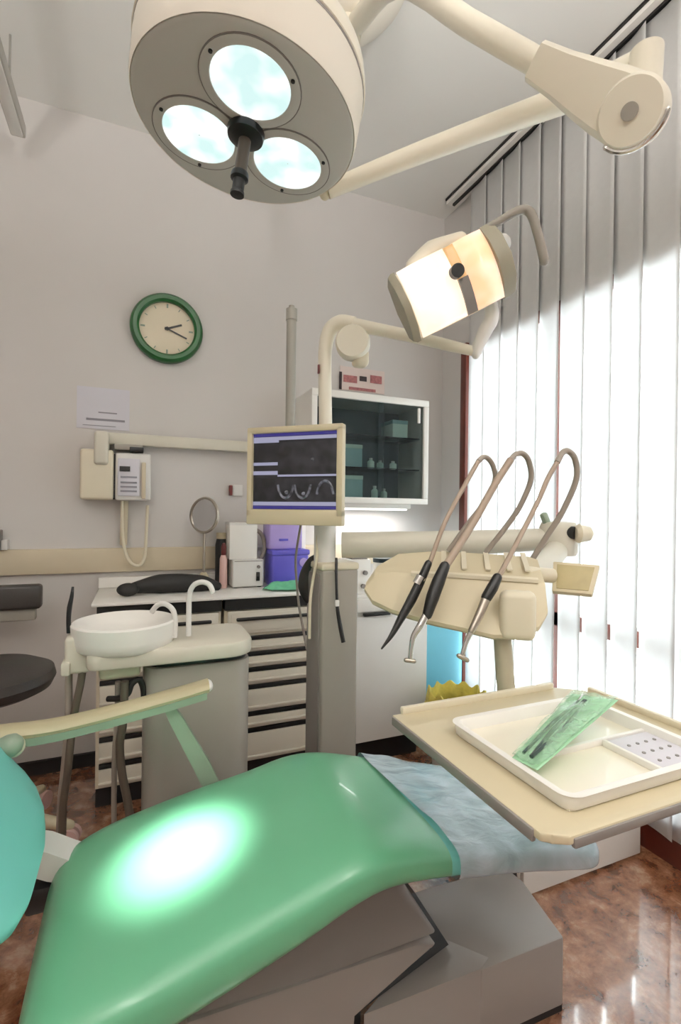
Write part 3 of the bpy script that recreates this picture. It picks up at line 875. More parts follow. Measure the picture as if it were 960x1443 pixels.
MB().tube([(1.242, 1.17, 1.087), (1.129, 1.098, 1.064), (1.004, 1.031, 1.042), (0.927, 0.988, 1.039)], [.035, .034, .034, .034], 18, 5).build('fore_arm', 'stone', du)
kc = Vector((.704, .973, 1.017)); ku = Vector((.819, -.574, 0)); kv = Vector((.574, .819, 0)); kw = Vector((0, 0, 1))
def kp(a, b, c): return kc + ku * a + kv * b + kw * c
stn = [(-.212, -.018, .005, .05, .012, -.010), (-.19, -.035, .035, .06, .045, -.035), (-.14, -.052, .040, .10, .075, -.052), (-.06, -.066, .038, .12, .082, -.068),
       (.02, -.074, .036, .12, .082, -.079), (.085, -.074, .034, .12, .080, -.091), (.14, -.066, .032, .12, .078, -.089), (.185, -.05, .030, .12, .076, -.072), (.205, -.035, .026, .11, .07, -.040)]
rings = []
for (a, bf, wr_, vb_, wb_, wl) in stn:
    rings.append([kp(a, bf + .012, wl - .006), kp(a, bf, wl), kp(a, bf - .002, wl + .008), kp(a, -.008, wr_ - .012), kp(a, -.002, wr_ - .002), kp(a, .008, wr_ + .003),
                  kp(a, vb_ - .012, wb_), kp(a, vb_, wb_ - .006), kp(a, vb_ + .002, wb_ - .02), kp(a, vb_ * .8, wl * .3)])
MB().loft(rings).build('console', 'beige', du, angle=30)
MB().loft([[kp(a, b - .004, wr_ + .002), kp(a, b + .006, wr_ + .006), kp(a, b + .006, wr_ - .004), kp(a, b - .004, wr_ - .006)] for (a, b, wr_) in ((-.10, -.003, .036), (.0, -.004, .036), (.10, -.004, .034), (.19, -.004, .031))]).build('ridge_strip', 'creamdark', du)
MB().obox(kp(.138, -.058, -.040), (.076, .044, .108), Matrix((ku, kv, kw)).transposed(), .016, 4).build('end_pocket', 'creamdark', du)
t = MB()
for a in (-.03, .02, .075, .125, .165):
    t.loft([[kp(a + q * .012, b, .040 + (b / .11) * .043 + h) for (q, h) in ((0, 0), (0, .003), (1, .003), (1, 0))] for b in (.02, .05, .08, .108)])
t.build('hose_guides', 'creamdark', du)
# side bracket plate
bq = [(0.963, 0.919, 1.084), (1.027, 0.838, 1.081), (0.985, 0.823, 1.015), (0.929, 0.889, 1.016)]
bu = (Vector(bq[1]) - Vector(bq[0])).normalized(); bwv = (Vector(bq[3]) - Vector(bq[0])).normalized(); bn = bwv.cross(bu).normalized()
if bn.z > 0: bn = -bn
MB().prism(bq, (0, 0, 0), bn * .018, .003).build('side_handle', 'beige', du)
MB().prism([Vector(q) * .8 + (Vector(bq[0]) + Vector(bq[1]) + Vector(bq[2]) + Vector(bq[3])) * .05 for q in bq], -bn * .002, bn * .004, .001).build('handle_inset', 'inset', du)
MB().tube([kp(.17, .05, .04), tuple((Vector(bq[0]) + Vector(bq[3])) / 2)], .018, 12, 0).build('handle_stem', 'creamdark', du)
# post down to the tray table
MB().tube([(0.782, 0.897, 0.955), (.778, .872, .80), (.778, .872, .755)], [.020, .0205, .0205], 18, 0).build('post', 'postgrey', du)
MB().tube([(.778, .872, .755), (.76, .80, .755), (.71, .66, .77)], .022, 14, 4, True).build('table_arm', 'creamdark', du)
PX0, PX1, PY0, PY1 = .474, .952, .448, .852
tp = MB()
c_ = .018
tp.prism([(PX0 + .03, PY0, .788), (PX1, PY0, .788), (PX1, PY1 - .04, .788), (PX1 - .05, PY1, .788), (PX0, PY1, .788), (PX0, PY0 + .02, .788), (PX0 + .012, PY0 + .012, .788)], (0, 0, 0), (0, 0, .012), .003)
tb = tp.build('table_top', 'beige', du)
t = MB()
t.box(PX0 + .02, PX1 - .06, PY1 - .008, PY1 + .004, .798, .813, .003)
t.box(PX1 - .006, PX1 + .006, PY0 + .02, PY1 - .05, .798, .812, .003)
t.build('raised_edge', 'creamdark', tb)
t = MB()
t.box(PX0 - .003, PX0 + .004, PY0 + .03, PY1 - .004, .782, .7985, .002)
t.box(PX0 + .035, PX1 - .01, PY0 - .003, PY0 + .004, .784, .797, .002)
t.build('edge_strip', 'greyd', tb, label='dark edge strip of the table top')

# instrument tray
it = thing('instrument_tray', 'rectangular white compartment tray lying on the beige tray table', 'tray', (.70, .61, .80))
TX0, TX1, TY0, TY1 = .535, .862, .478, .745
MB().box(TX0 + .008, TX1 - .008, TY0 + .008, TY1 - .008, .8005, .805).build('tray_base', 'cream', it)
def wallring(m, x0, x1, y0, y1, z0, z1, th, r):
    o = lambda z, i: rrect(x0 + i, x1 - i, y0 + i, y1 - i, z, r - i if r > i + .002 else .002)
    m.loft([o(z0, .006), o(z0 + .004, .002), o(z1 - .003, 0), o(z1, -.004), o(z1 + .001, 0), o(z1, th), o(z1 - .006, th + .003), o(z0 + .004, th + .006), o(z0, .006)], cap=False)
t = MB(); wallring(t, TX0, TX1, TY0, TY1, .8005, .824, .008, .022); t.build('rim', 'white', it)
t = MB()
t.box(.545, .852, .598, .606, .804, .816, .003)
t.box(.742, .750, .488, .598, .804, .816, .003)
t.build('divider', 'white', it)
t = MB(); t.box(.752, .85, .49, .596, .804, .814, .003); t.build('bur_block', 'paper', it)
t = MB()
for i in range(4):
    for j in range(3):
        t.cyl((.768 + i * .021, .515 + j * .026, .8135), (.768 + i * .021, .515 + j * .026, .8155), .0030, seg=12)
t.build('bur_hole', 'greyd', it)

# sterile pouch and the instruments in it
sp = thing('sterile_pouch', 'green see-through sterile pouch lying across the compartment tray', 'pouch', (.68, .62, .824))
q0, q1, q2, q3 = [Vector(p_) for p_ in ((0.541, 0.592, 0.826), (0.55, 0.549, 0.826), (0.825, 0.631, 0.862), (0.779, 0.694, 0.858))]
def pouch(top):
    def fn(a, b):
        lo = q0.lerp(q1, b); hi = q3.lerp(q2, b)
        p_ = lo.lerp(hi, a)
        puff = .010 * math.sin(PI * a) * math.sin(PI * b)
        wr2 = .003 * math.sin(17 * a + 5 * b) * math.sin(11 * b + 3 * a)
        p_.z += (puff + wr2 + .004 if top else -.002 - puff * .2)
        return p_
    return fn
MB().grid(pouch(False), 20, 10).build('paper_back', 'pouchpaper', sp, solid=.0008)
MB().grid(pouch(True), 26, 14).build('clear_film', 'pouchgreen', sp, solid=.0008)
mid = lambda a, b, dz: tuple((q0.lerp(q1, b)).lerp(q3.lerp(q2, b), a) + Vector((0, 0, dz)))
for (b0, b1, lb) in ((.30, .36, 'thin steel probe in the green pouch, uppermost of two'), (.62, .48, 'thicker steel tweezers in the green pouch beside the probe')):
    nm = 'dental_probe' if b0 < .5 else 'tweezers'
    g = thing(nm, lb, 'dental instrument', mid(.45, b0, .004), 'steel instruments in the pouch')
    if nm == 'dental_probe':
        MB().tube([mid(.05, b0, .005), mid(.45, b0, .007), mid(.82, b1, .007)], [.0025, .003, .0022], 8, 3).build('handle', 'pouchdark', g)
        MB().tube([mid(.82, b1, .007), mid(.90, b1, .010), mid(.93, b1 + .08, .008)], [.002, .0015, .0008], 8, 4).build('hook_tip', 'chrome', g)
    else:
        for s in (-1, 1):
            MB().tube([mid(.04, b0 + .0 * s, .006), mid(.4, b0 - .04 + .10 * s, .008), mid(.85, b1 + .02 * s, .007)], [.003, .0035, .002], 8, 4).build('arm', 'pouchdark', g)

# ------------------------------------------------------------------ hand pieces with their hoses
def handpiece(name, label, front, back_pts, rf, rb, parts):
    g = thing(name, label, 'dental handpiece', front[0], 'handpieces on the delivery console')
    MB().tube(front, rf, 12, 5).build('front_hose', 'hosebrown', g)
    MB().tube(back_pts, rb, 12, 6).build('return_hose', 'hose', g)
    for (nm, pts, rs, m) in parts:
        MB().tube(pts, rs, 14, 4, nm != 'ring').build(nm, m, g)
handpiece('ultrasonic_scaler', 'all-black tapered handpiece, nearest the grey post on the console',
          [(0.62, 0.949, 1.084), (0.667, 0.956, 1.181), (0.729, 0.957, 1.279), (0.762, 0.96, 1.326)],
          [(0.762, 0.96, 1.326), (0.781, 0.963, 1.338), (0.8, 0.965, 1.332), (0.817, 0.969, 1.312), (0.826, 0.976, 1.283), (0.818, 1.001, 1.232), (0.787, 1.031, 1.172), (0.748, 1.058, 1.102)], .0055, .0062,
          [('grip', [(0.618, 0.95, 1.085), (0.595, 0.948, 1.044), (0.573, 0.947, 1.006), (0.548, 0.947, 0.968)], [.0085, .0105, .011, .009], 'black'),
           ('tip', [(0.548, 0.947, 0.968), (0.523, 0.946, 0.931), (0.499, 0.946, 0.904)], [.009, .0055, .002], 'black'),
           ('ring', [(0.598, 0.947, 1.057), (0.588, 0.949, 1.04)], [.0113, .0115], 'chrome')])
handpiece('black_turbine_handpiece', 'thick black handpiece with bent silver head, second along the console',
          [(0.644, 0.923, 1.078), (0.679, 0.93, 1.116), (0.735, 0.939, 1.181), (0.798, 0.939, 1.274), (0.841, 0.937, 1.332)],
          [(0.841, 0.937, 1.332), (0.861, 0.94, 1.347), (0.881, 0.937, 1.348), (0.901, 0.939, 1.328), (0.912, 0.945, 1.283), (0.896, 0.968, 1.214), (0.867, 0.991, 1.157), (0.833, 1.017, 1.098)], .0088, .0068,
          [('grip', [(0.644, 0.923, 1.081), (0.625, 0.92, 1.047), (0.608, 0.916, 1.014), (0.592, 0.912, 0.978)], [.0115, .0145, .0145, .011], 'black'),
           ('neck', [(0.59, 0.913, 0.978), (0.573, 0.911, 0.955), (0.559, 0.913, 0.934), (0.553, 0.912, 0.911), (0.549, 0.91, 0.887)], [.0085, .0075, .006, .0052, .005], 'chrome'),
           ('head', [(0.54, 0.912, 0.884), (0.556, 0.905, 0.882)], [.0048, .0048], 'steel')])
handpiece('silver_handpiece', 'silver handpiece with short black collar, nearest the window on the console',
          [(0.746, 0.869, 1.055), (0.794, 0.876, 1.115), (0.868, 0.883, 1.218), (0.905, 0.883, 1.285), (0.933, 0.882, 1.325)],
          [(0.933, 0.882, 1.325), (0.953, 0.885, 1.35), (0.971, 0.883, 1.354), (0.994, 0.884, 1.335), (1.005, 0.89, 1.287), (0.987, 0.914, 1.208), (0.962, 0.941, 1.143), (0.938, 0.962, 1.086)], .0058, .0072,
          [('collar', [(0.746, 0.869, 1.058), (0.731, 0.867, 1.037), (0.715, 0.867, 1.016)], [.0105, .0125, .0118], 'black'),
           ('body', [(0.715, 0.867, 1.016), (0.695, 0.864, 0.982), (0.672, 0.863, 0.946)], [.0102, .0095, .0075], 'steel'),
           ('neck', [(0.672, 0.863, 0.946), (0.66, 0.864, 0.924), (0.65, 0.863, 0.899)], [.0065, .0052, .0050], 'chrome'),
           ('head', [(0.642, 0.865, 0.896), (0.658, 0.858, 0.887)], [.0052, .0052], 'steel')])

# ------------------------------------------------------------------ spittoon unit
su = thing('spittoon_unit', 'grey floor cabinet with cream top and white round spittoon bowl', 'dental unit', (.12, 1.52, 0))
rslab(.028, .326, 1.435, 1.66, 0.02, .762, .055, .006).build('cabinet_body', 'grey', su)
rslab(.036, .318, 1.443, 1.65, .762, .782, .05, .002).build('shadow_gap', 'black', su)
rslab(-.112, .330, 1.40, 1.655, .780, .826, .05, .010, (.03, .075, .05, .05)).build('top_shelf', 'stone', su)
bx, by = -.022, 1.51
MB().lathe([(.001, .802), (.095, .802), (.097, .812), (.118, .815), (.129, .824), (.134, .845), (.136, .884), (.132, .889), (.127, .885), (.120, .868), (.10, .848), (.05, .836), (.001, .832)], (bx, by, 0), seg=64).build('bowl', 'white', su)
MB().lathe([(.001, .83), (.018, .83), (.018, .838), (.001, .838)], (bx, by, 0), seg=20).build('drain', 'chrome', su)
MB().tube([(0.109, 1.473, 0.836), (0.11, 1.472, 0.881), (0.104, 1.475, 0.913), (0.084, 1.494, 0.929), (0.064, 1.514, 0.923), (0.049, 1.53, 0.902)], .0075, 12).build('rinse_spout', 'whiteplastic', su)
MB().tube([(0.148, 1.478, 0.836), (0.148, 1.478, 0.91), (0.149, 1.478, 0.955), (0.16, 1.473, 0.982), (0.181, 1.464, 0.992), (0.202, 1.456, 0.984), (0.213, 1.451, 0.96)], .0075, 12).build('cup_filler', 'whiteplastic', su)
MB().box(-.165, -.105, 1.45, 1.53, .765, .862, .010, 3).build('hose_holder', 'stone', su)
MB().box(-.172, -.15, 1.44, 1.50, .765, .80, .006).build('holder_lip', 'stone', su)
MB().tube([(-0.16, 1.499, 0.865), (-0.161, 1.499, 0.903), (-0.159, 1.499, 0.934), (-0.154, 1.497, 0.964), (-0.152, 1.501, 0.989)], [.006, .006, .0065, .005, .003], 10).build('suction_tip', 'black', su)
def hosept(pts, r, m): MB().tube(pts, r, 10, 5).build('suction_hose', m, su)
hosept([(-0.158, 1.498, 0.788), (-0.159, 1.499, 0.735), (-0.158, 1.498, 0.658), (-0.161, 1.499, 0.582), (-0.168, 1.503, 0.486), (-0.177, 1.517, 0.365), (-0.181, 1.551, 0.129)], .0095, 'hose')
hosept([(-0.12, 1.461, 0.795), (-0.128, 1.464, 0.733), (-0.14, 1.469, 0.667), (-0.149, 1.473, 0.591), (-0.157, 1.476, 0.497), (-0.169, 1.492, 0.377), (-0.17, 1.525, 0.126)], .010, 'hosedark')
hosept([(-0.038, 1.491, 0.722), (-0.039, 1.492, 0.614), (-0.044, 1.504, 0.52), (-0.045, 1.516, 0.415), (-0.044, 1.537, 0.262)], .0075, 'hose')
hosept([(-0.02, 1.451, 0.733), (-0.022, 1.452, 0.627), (-0.03, 1.455, 0.56), (-0.024, 1.464, 0.477), (-0.009, 1.468, 0.394), (0.011, 1.482, 0.243)], .011, 'hosedark')
MB().box(-.085, .02, 1.46, 1.56, .735, .782, .014, 3).build('drain_trap', 'creamdark', su)
MB().tube([(-0.063, 1.502, 0.673), (-0.034, 1.479, 0.679), (-0.012, 1.459, 0.695), (-0.002, 1.454, 0.722), (0.016, 1.458, 0.731), (0.027, 1.464, 0.704), (0.03, 1.474, 0.66)], .008, 10).build('drain_pipe', 'rubber', su)

# ------------------------------------------------------------------ dental chair
ch = thing('dental_chair', 'green reclined dental treatment chair with grey base', 'dental chair', (.35, 1.03, 0))
# x, near y, far y, top z, thickness
ST = [(-.158, .86, 1.165, .400, .05), (-.150, .82, 1.205, .430, .08), (-.125, .79, 1.245, .458, .095), (-.06, .775, 1.272, .478, .105), (.03, .772, 1.278, .499, .11),
      (.15, .775, 1.268, .528, .11), (.27, .780, 1.252, .555, .105), (.36, .785, 1.250, .573, .095), (.43, .79, 1.245, .575, .085), (.50, .795, 1.240, .562, .078), (.585, .80, 1.23, .540, .072)]
LG = [(.585, .80, 1.23, .540, .072), (.68, .805, 1.215, .518, .068), (.78, .805, 1.185, .495, .064), (.90, .79, 1.14, .474, .060), (.95, .785, 1.10, .465, .055), (.978, .80, 1.06, .457, .046), (.992, .84, 1.01, .449, .03)]
def cushion_ring(s, grow=0.0, n=40):
    x, y0, y1, zt, th = s
    yc, hw_ = (y0 + y1) / 2, (y1 - y0) / 2 + grow
    zc, hz = zt - th / 2, th / 2 + grow
    o = []
    for k in range(n):
        a = 2 * PI * k / n
        ca, sa = math.cos(a), math.sin(a)
        pw = lambda v, e: math.copysign(abs(v) ** e, v)
        yy = yc + hw_ * pw(ca, .34)
        zz = zc + hz * pw(sa, .46)
        if sa > 0: zz -= .008 * abs(pw(ca, .34)) ** 6
        o.append((x, yy, zz))
    return o
def interp(S, n):
    out = []
    rows = [spline([(s[i], s[0], 0) for s in S], n) for i in range(5)]
    for k in range(len(rows[0])):
        out.append(tuple(rows[i][k].x for i in range(5)))
    return out
MB().loft([cushion_ring(s) for s in interp(ST, 3)]).build('seat_cushion', 'seat', ch, angle=60)
MB().loft([cushion_ring(s) for s in interp(LG, 3)]).build('leg_cushion', 'back', ch, angle=60)
# backrest slab, rising to the left
def brow(s, y0, y1, th):
    o = []
    dirv = Vector((-.50, 0, .866)); nrm = Vector((.866, 0, .50))
    base = Vector((-.160, 0, .552)) + dirv * s
    n = 32
    for k in range(n):
        a = 2 * PI * k / n
        pw = lambda v, e: math.copysign(abs(v) ** e, v)
        yy = (y0 + y1) / 2 + (y1 - y0) / 2 * pw(math.cos(a), .4)
        dd = -th / 2 + th / 2 * pw(math.sin(a), .6)
        p_ = base + nrm * dd
        o.append((p_.x, yy, p_.z))
    return o
BR = [(-.012, .93, 1.13, .03), (-.004, .885, 1.18, .05), (.014, .855, 1.235, .068), (.05, .84, 1.268, .08), (.09, .835, 1.27, .085), (.14, .83, 1.255, .085), (.2, .825, 1.24, .085), (.35, .82, 1.21, .085), (.5, .83, 1.20, .08), (.56, .86, 1.17, .06), (.58, .91, 1.12, .03)]
MB().loft([brow(s, a, b, t_) for (s, a, b, t_) in BR]).build('backrest', 'back', ch, angle=60)
MB().loft([[(x, y, z) for (y, z) in ((.95, z0), (1.12, z0), (1.12, z0 - .04), (.95, z0 - .04))] for (x, z0) in ((-.27, .54), (-.34, .65), (-.46, .86))]).build('back_frame', 'greyd', ch)
# armrest
ar = [(.178, 1.285, .752), (.10, 1.285, .738), (0, 1.285, .722), (-.10, 1.285, .708), (-.18, 1.285, .701), (-.27, 1.285, .703), (-.34, 1.285, .70)]
t = MB()
rr = []
for p_ in spline(ar, 4):
    rr.append([(p_.x, p_.y + yy, p_.z + zz) for (yy, zz) in ((-.026, -.010), (-.030, 0), (-.024, .010), (-.012, .015), (.012, .015), (.024, .010), (.030, 0), (.026, -.010))])
t.loft(rr)
arm = t.build('armrest', 'khaki', ch)
t = MB(); rr = []
for p_ in spline([(x, y, z) for (x, y, z) in ar[:-1]], 4):
    rr.append([(p_.x - .006, p_.y + yy, p_.z + zz) for (yy, zz) in ((-.027, -.026), (-.029, -.008), (.029, -.008), (.027, -.026))])
t.loft(rr); t.build('armrest_underside', 'greentrim', arm)
MB().sphere((.178, 1.285, .752), (.012, .026, .014)).build('armrest_tip', 'whiteplastic', arm)
MB().loft([[(x - hw2, 1.275, z), (x + hw2, 1.275, z), (x + hw2, 1.30, z), (x - hw2, 1.30, z)] for (x, z, hw2) in ((.082, .715, .012), (.10, .68, .017), (.165, .55, .022), (.20, .47, .022))]).build('armrest_strut', 'greentrim', ch)
MB().sphere((-0.238, 1.25, 0.684), (.024, .02, .024)).build('hinge_ball', 'creamdark', ch)
MB().tube([(-0.239, 1.24, 0.691), (-.30, 1.26, .66)], [.024, .024], 14, 0, True).build('hinge_pin', 'greentrim', ch)
MB().loft([[(x, y, z) for (y, z) in ((1.17, z0), (1.245, z0), (1.245, z0 - h), (1.17, z0 - h))] for (x, z0, h) in ((-.21, .505, .05), (-.16, .485, .06), (-.115, .455, .05), (-.04, .41, .03))]).build('back_bracket', 'whiteplastic', ch)
MB().box(-.20, -.02, 1.16, 1.24, .365, .42, .01).build('hinge_block', 'black', ch)
# base: rear hull, upper casing, foot casing
MB().prism([(.10, .95, 0), (.44, .95, 0), (.44, .95, .125), (.655, .95, .205), (.60, .95, .222), (.10, .95, .242)], (0, 0, 0), (0, .24, 0), .006).build('base_hull', 'basegrey', ch)
MB().loft([rrect(.11, .655, .955, 1.185, .23, .01), rrect(.10, .60, .985, 1.18, .32, .03), rrect(.06, .56, 1.0, 1.17, .425, .03), rrect(.0, .53, 1.0, 1.165, .45, .03)]).build('upper_casing', 'greyd', ch)
fc = [(.725, .882), (.968, .876), (1.008, 1.055), (1.0, 1.12), (.69, 1.135), (.685, .983)]
t = MB(); t.prism([(x, y, 0.015) for x, y in fc], (0, 0, 0), (0, 0, .165), .006); fo = t.build('foot_casing', 'basegrey', ch)
MB().prism([(x * .98 + .018, y * .98 + .02, 0.0) for x, y in fc], (0, 0, 0), (0, 0, .018)).build('foot_plinth', 'black', fo)
MB().hull([(.69, .985, .181), (.728, .884, .181), (.76, .90, .181), (.468, .948, .118), (.468, .948, 0), (.52, .884, 0), (.728, .8835, 0), (.70, 1.03, 0), (.70, 1.03, .16)]).build('front_casing', 'basegrey', ch)
MB().prism([(.438, .958, 0.0), (.464, .958, 0.0), (.464, .958, .118), (.692, .958, .186), (.70, 1.12, .188), (.672, 1.10, .21), (.65, .958, .205), (.438, .958, .127)], (0, 0, 0), (0, .05, 0)).build('dark_joint', 'black', ch)
MB().tube([(1.03, 1.12, .20), (1.04, 1.115, .10), (1.045, 1.11, .006)], .007, 8, 4).build('floor_cable', 'black', ch)
MB().box(.0, .5, .98, 1.17, .44, .47).box(.5, .86, .95, 1.12, .405, .43).build('seat_frame', 'greyd', ch)
sc_ = MB().sphere((.035, .975, .4935), (.006, .006, .002)).build('button', 'greentrim', ch)

# clear plastic over the foot end
pf = thing('plastic_cover', 'crinkled clear plastic sheet over the foot end of the chair', 'cover', (.78, 1.02, .50))
rings = []
for i, s in enumerate(interp(LG, 5)):
    r_ = cushion_ring(s, .007, 60)
    r2 = []
    for k, (x, y, z) in enumerate(r_):
        wv = .0035 * math.sin(23 * y + 31 * x) * math.sin(41 * x - 13 * y) + .0025 * math.sin(57 * y - 9 * x)
        edge = .014 * math.sin(9 * y + 1.0) * max(0, 1 - i / 3)
        r2.append((x + edge + .001, y, z + wv * (1 if z > s[3] - s[4] * .5 else .2)))
    rings.append(r2)
rings.append([((r_[0] + .996) / 2 + .004, (r_[1] - .94) * .3 + .94, (r_[2] - .43) * .3 + .43) for r_ in rings[-1]])
MB().loft(rings, cap=False).build('film_sheet', 'film', pf, angle=80)

# ------------------------------------------------------------------ big surgical lamp on its ceiling arms
su_l = thing('surgical_lamp', 'large round cream operating lamp with three lit lenses on jointed arms', 'surgical lamp', (.202, 1.0, 1.981))
lc = Vector((.202, 1.0, 1.981)); ln = Vector((-.126, -.002, -.992)).normalized()
la = Vector((.992, 0, -.126)).normalized(); lbx = Vector((0, -1, .002)).normalized()
MB().lathe([(.001, -.004), (.214, -.004), (.220, -.001), (.222, .006), (.001, .006)], lc, -ln, 72).build('face_plate', 'lampgrey', su_l)
MB().lathe([(.2185, .004), (.2225, -.001), (.2245, .006), (.226, .014), (.229, .08), (.229, .088)], lc, -ln, 72, False).build('outer_shell', 'lampshell', su_l)
MB().lathe([(.2285, .090), (.2320, .092), (.2320, .100), (.226, .13), (.20, .165), (.14, .19), (.06, .20), (.001, .20)], lc, -ln, 72, False).build('top_cover', 'cream', su_l)
MB().lathe([(.2295, .086), (.2300, .092), (.2270, .092), (.2270, .086), (.2295, .086)], lc, -ln, 72, False).build('seam', 'greyd', su_l)
rho, rl, rot0 = .109, .0715, 1.706
for k in range(3):
    an = rot0 + k * 2 * PI / 3
    q = lc + rho * (math.cos(an) * la + math.sin(an) * lbx)
    rg = MB().lathe([(rl + .001, .003), (rl + .003, .007), (rl + .018, .008), (rl + .021, .006), (rl + .021, .003)], q, ln, 48, False).build('lens_ring', 'lampgrey', su_l)
    MB().lathe([(rl + .0205, .0032), (rl + .0205, .0066), (rl + .0225, .0066), (rl + .0225, .0032)], q, ln, 48, False).build('ring_groove', 'greyd', rg)
    MB().lathe([(.001, .004), (rl * .5, .0045), (rl + .002, .0065), (rl + .002, .003), (.001, .003)], q, ln, 48).build('lens', 'lens', rg)
    for j in range(3):
        a2 = an + PI + R(60) + j * 2 * PI / 3 + R(180)
        c2 = q + (rl + .0115) * (math.cos(a2) * la + math.sin(a2) * lbx)
        MB().cyl(c2 + ln * .007, c2 + ln * .010, .0038, seg=10).build('screw', 'black', rg)
MB().lathe([(.001, .004), (.036, .004), (.038, .008), (.036, .020), (.022, .026), (.001, .026)], lc, ln, 36).build('handle_base', 'black', su_l)
MB().lathe([(.001, .024), (.0125, .024), (.0125, .098), (.001, .098)], lc, ln, 20).build('handle_stem', 'hosedark', su_l)
MB().lathe([(.001, .096), (.017, .096), (.018, .10), (.018, .108), (.012, .111), (.012, .134), (.014, .136), (.014, .142), (.001, .143)], lc, ln, 20).build('handle_knob', 'black', su_l)
# yoke and arms
MB().tube([(0.452, 1.188, 2.034), (0.61, 1.105, 2.099), (0.768, 1.022, 2.159), (0.918, 0.938, 2.211), (1.006, 0.868, 2.234), (1.058, 0.814, 2.246), (1.079, 0.783, 2.255)], [.021, .024, .027, .030, .034, .036, .034], 22, 5).build('lower_arm', 'cream', su_l)
MB().sphere((0.447, 1.195, 2.028), (.014, .014, .016)).build('arm_end_screw', 'creamdark', su_l)
MB().tube([(0.454, 1.187, 2.034), (.47, 1.235, 2.13), (.43, 1.20, 2.20), (.33, 1.10, 2.215), (.22, 1.0, 2.19)], [.021, .024, .028, .032, .034], 18, 6).build('gimbal_arm', 'cream', su_l)
MB().cyl((1.049, 0.752, 2.244), (1.041, 0.756, 2.084), .034, .036).build('elbow_post', 'cream', su_l)
# elbow sleeve: tapered box, broad face to the viewer
s0, s1, s2 = Vector((0.807, 0.832, 2.197)), Vector((0.892, 0.77, 2.114)), Vector((0.958, 0.715, 2.046))
vd = (s1 - Vector((0, 0, 1.2))).normalized(); ax = (s2 - s0).normalized(); sd = ax.cross(vd).normalized(); fr_ = sd.cross(ax).normalized()
rr = []
for c, hw2, dp in ((s0, .036, .030), (s0.lerp(s1, .5), .042, .033), (s1, .052, .036), (s1.lerp(s2, .5), .060, .036), (s2, .064, .036)):
    rr.append([c + sd * (x * hw2) + fr_ * (y * dp) for (x, y) in ((-1, -.5), (-.8, -1), (0, -1.1), (.8, -1), (1, -.5), (1, .5), (.8, 1), (0, 1.1), (-.8, 1), (-1, .5))])
MB().loft(rr).build('elbow_sleeve', 'cream', su_l)
MB().lathe([(.001, -.05), (.060, -.05), (.064, -.045), (.064, .034), (.058, .042), (.001, .044)], s2, fr_ if fr_.dot(vd) < 0 else -fr_, 44).build('elbow_disc', 'cream', su_l)
fv = fr_ if fr_.dot(vd) < 0 else -fr_
MB().cyl(s2 + fv * .042, s2 + fv * .049, .016).build('pivot_cap', 'grey', su_l)
t = MB()
arc = []
for k in range(9):
    a = R(150 + 17 * k)
    arc.append(s2 + fv * .036 + .066 * (math.cos(a) * (-ax) * -1 + math.sin(a) * sd * -1))
MB().tube([s2 + fv * .03 + .066 * (math.cos(R(a)) * ax + math.sin(R(a)) * sd) for a in range(-95, 30, 15)], .006, 8, 3, True).build('pivot_band', 'chrome', su_l)
MB().tube([(0.821, 0.832, 2.195), (0.752, 1.007, 2.421), (0.685, 1.253, 2.736)] + [(.68, 1.55, 2.88), (.66, 1.57, 2.92)], [.026, .028, .031, .033, .033], 20, 4).build('upper_arm', 'cream', su_l)
MB().cyl((.66, 1.57, 2.84), (.66, 1.57, 2.98), .05).build('ceiling_post', 'cream', su_l)
MB().lathe([(.001, 2.89), (.07, 2.89), (.10, 2.90), (.16, 2.96), (.205, 3.02), (.21, 3.03), (.001, 3.03)], (.66, 1.57, 0), seg=56).build('ceiling_cup', 'lampshell', su_l)

# ------------------------------------------------------------------ unseen fill lights added behind the viewer (up and down)
FILL_POS = ((-.75, -.45), (.75, -.45))
for i, (x, y) in enumerate(FILL_POS):
    c = thing('added_fill_light', ('added fill light hung unseen behind the viewer, window side' if i else 'added fill light hung unseen behind the viewer, inner side'), 'ceiling light', (x, y, 3.03))
    MB().box(x - .06, x + .06, y - .65, y + .65, 2.22, 2.27, .006).build('housing', 'alu', c)
    MB().box(x - .05, x + .05, y - .62, y + .62, 2.212, 2.221).build('diffuser', 'whiteplastic', c)
    for q in (-.5, .5):
        MB().cyl((x, y + q, 2.27), (x, y + q, 3.03), .004, seg=8).build('hanger', 'alu', c)

# ------------------------------------------------------------------ light
def area(name, loc, size, power, color, rot=(0, 0, 0), sy=None):
    l = bpy.data.lights.new(name, 'AREA'); l.energy = power; l.color = color
    l.shape = 'RECTANGLE'; l.size = size; l.size_y = sy or size
    o = bpy.data.objects.new(name, l); o.location = loc; o.rotation_euler = rot
    COL.objects.link(o); return o
def spot(name, loc, target, power, color, angle, blend, rad):
    l = bpy.data.lights.new(name, 'SPOT'); l.energy = power; l.color = color
    l.spot_size = R(angle); l.spot_blend = blend; l.shadow_soft_size = rad
    o = bpy.data.objects.new(name, l); o.location = loc
    o.rotation_euler = (Vector(target) - Vector(loc)).to_track_quat('-Z', 'Y').to_euler()
    COL.objects.link(o); return o
for (x, y) in FILL_POS:  # room fill from the added fixtures, mostly thrown up at the ceiling
    area('added_down_fill', (x, y, 2.205), .10, 8, (1.0, .96, .90), sy=1.2)
    area('added_up_fill', (x, y, 2.28), .10, 54, (1.0, .97, .93), (PI, 0, 0), sy=1.2)
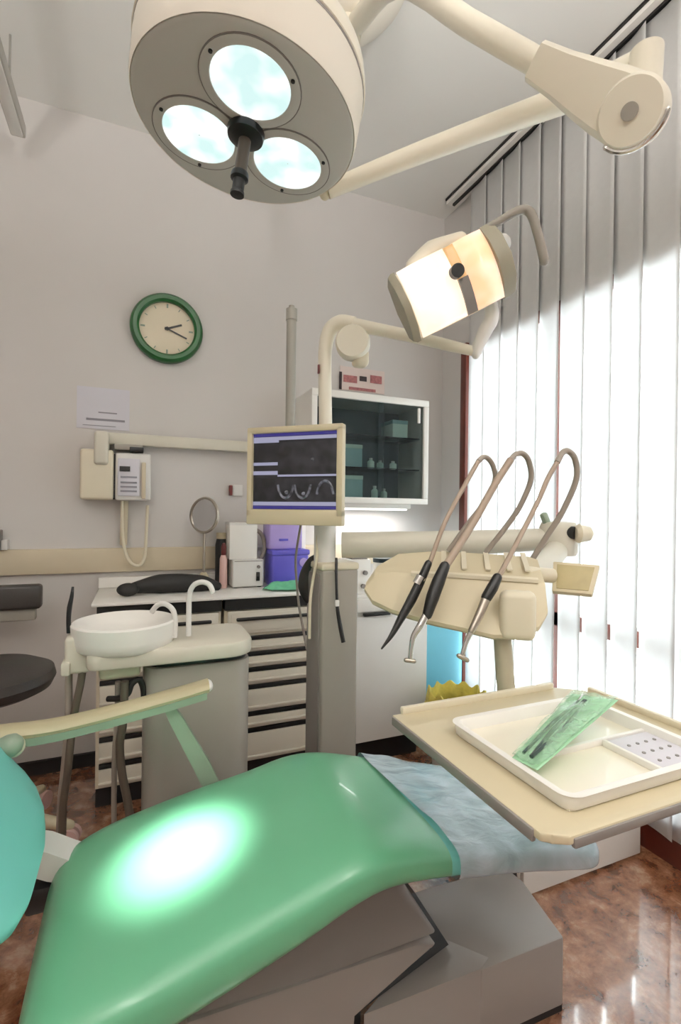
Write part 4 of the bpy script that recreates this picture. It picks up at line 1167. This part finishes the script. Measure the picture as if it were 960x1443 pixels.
area('under_cabinet_glow', (1.21, 2.42, 1.208), .40, 2.2, (1, .98, .95), sy=.06)
for k in range(3):
    an = rot0 + k * 2 * PI / 3
    q = lc + rho * (math.cos(an) * la + math.sin(an) * lbx) + ln * .02
    spot('surgical_beam', q, (.09, 1.03, .48), 300, (1, .99, .95), 11, 1.0, .06)
spot('operating_beam', hp(-.03, 0, .05), hp(-.03, 0, .05) + en, 6, (1, .9, .75), 70, .8, .05)

# daylight
wd = bpy.data.worlds.new('daylight'); SC.world = wd; wd.use_nodes = True
bg = wd.node_tree.nodes['Background']
bg.inputs['Color'].default_value = (.93, .96, 1.0, 1)
bg.inputs['Strength'].default_value = 12.5
pt = area('window_portal', (1.86, (WY0 + WY1) / 2, 1.1), WY1 - WY0, 1, (1, 1, 1), (0, R(90), 0), 2.0)
pt.data.size = 2.0; pt.data.size_y = WY1 - WY0
pt.data.cycles.is_portal = True

# ------------------------------------------------------------------ camera
cam = bpy.data.cameras.new('camera')
co = bpy.data.objects.new('camera', cam); COL.objects.link(co)
cam.sensor_fit = 'VERTICAL'; cam.sensor_height = 36; cam.sensor_width = 24
cam.lens = 690 / 1443 * 36
cam.clip_start = .02
yaw, roll = R(22.8), R(.7)
f = Vector((math.sin(yaw), math.cos(yaw), 0)); r0 = Vector((math.cos(yaw), -math.sin(yaw), 0)); u0 = Vector((0, 0, 1))
rx = r0 * math.cos(roll) + u0 * math.sin(roll); uy = u0 * math.cos(roll) - r0 * math.sin(roll)
co.matrix_world = Matrix(((rx.x, uy.x, -f.x, 0), (rx.y, uy.y, -f.y, 0), (rx.z, uy.z, -f.z, 1.2), (0, 0, 0, 1)))
SC.camera = co

SC.view_settings.view_transform = 'Standard'
SC.view_settings.look = 'None'
SC.view_settings.gamma = 1
SC.view_settings.use_curve_mapping = False
SC.view_settings.exposure = 0.0
SC.cycles.max_bounces = 8
SC.cycles.diffuse_bounces = 5
SC.cycles.glossy_bounces = 3
SC.cycles.transparent_max_bounces = 12
SC.cycles.sample_clamp_indirect = 4
SC.cycles.use_denoising = True
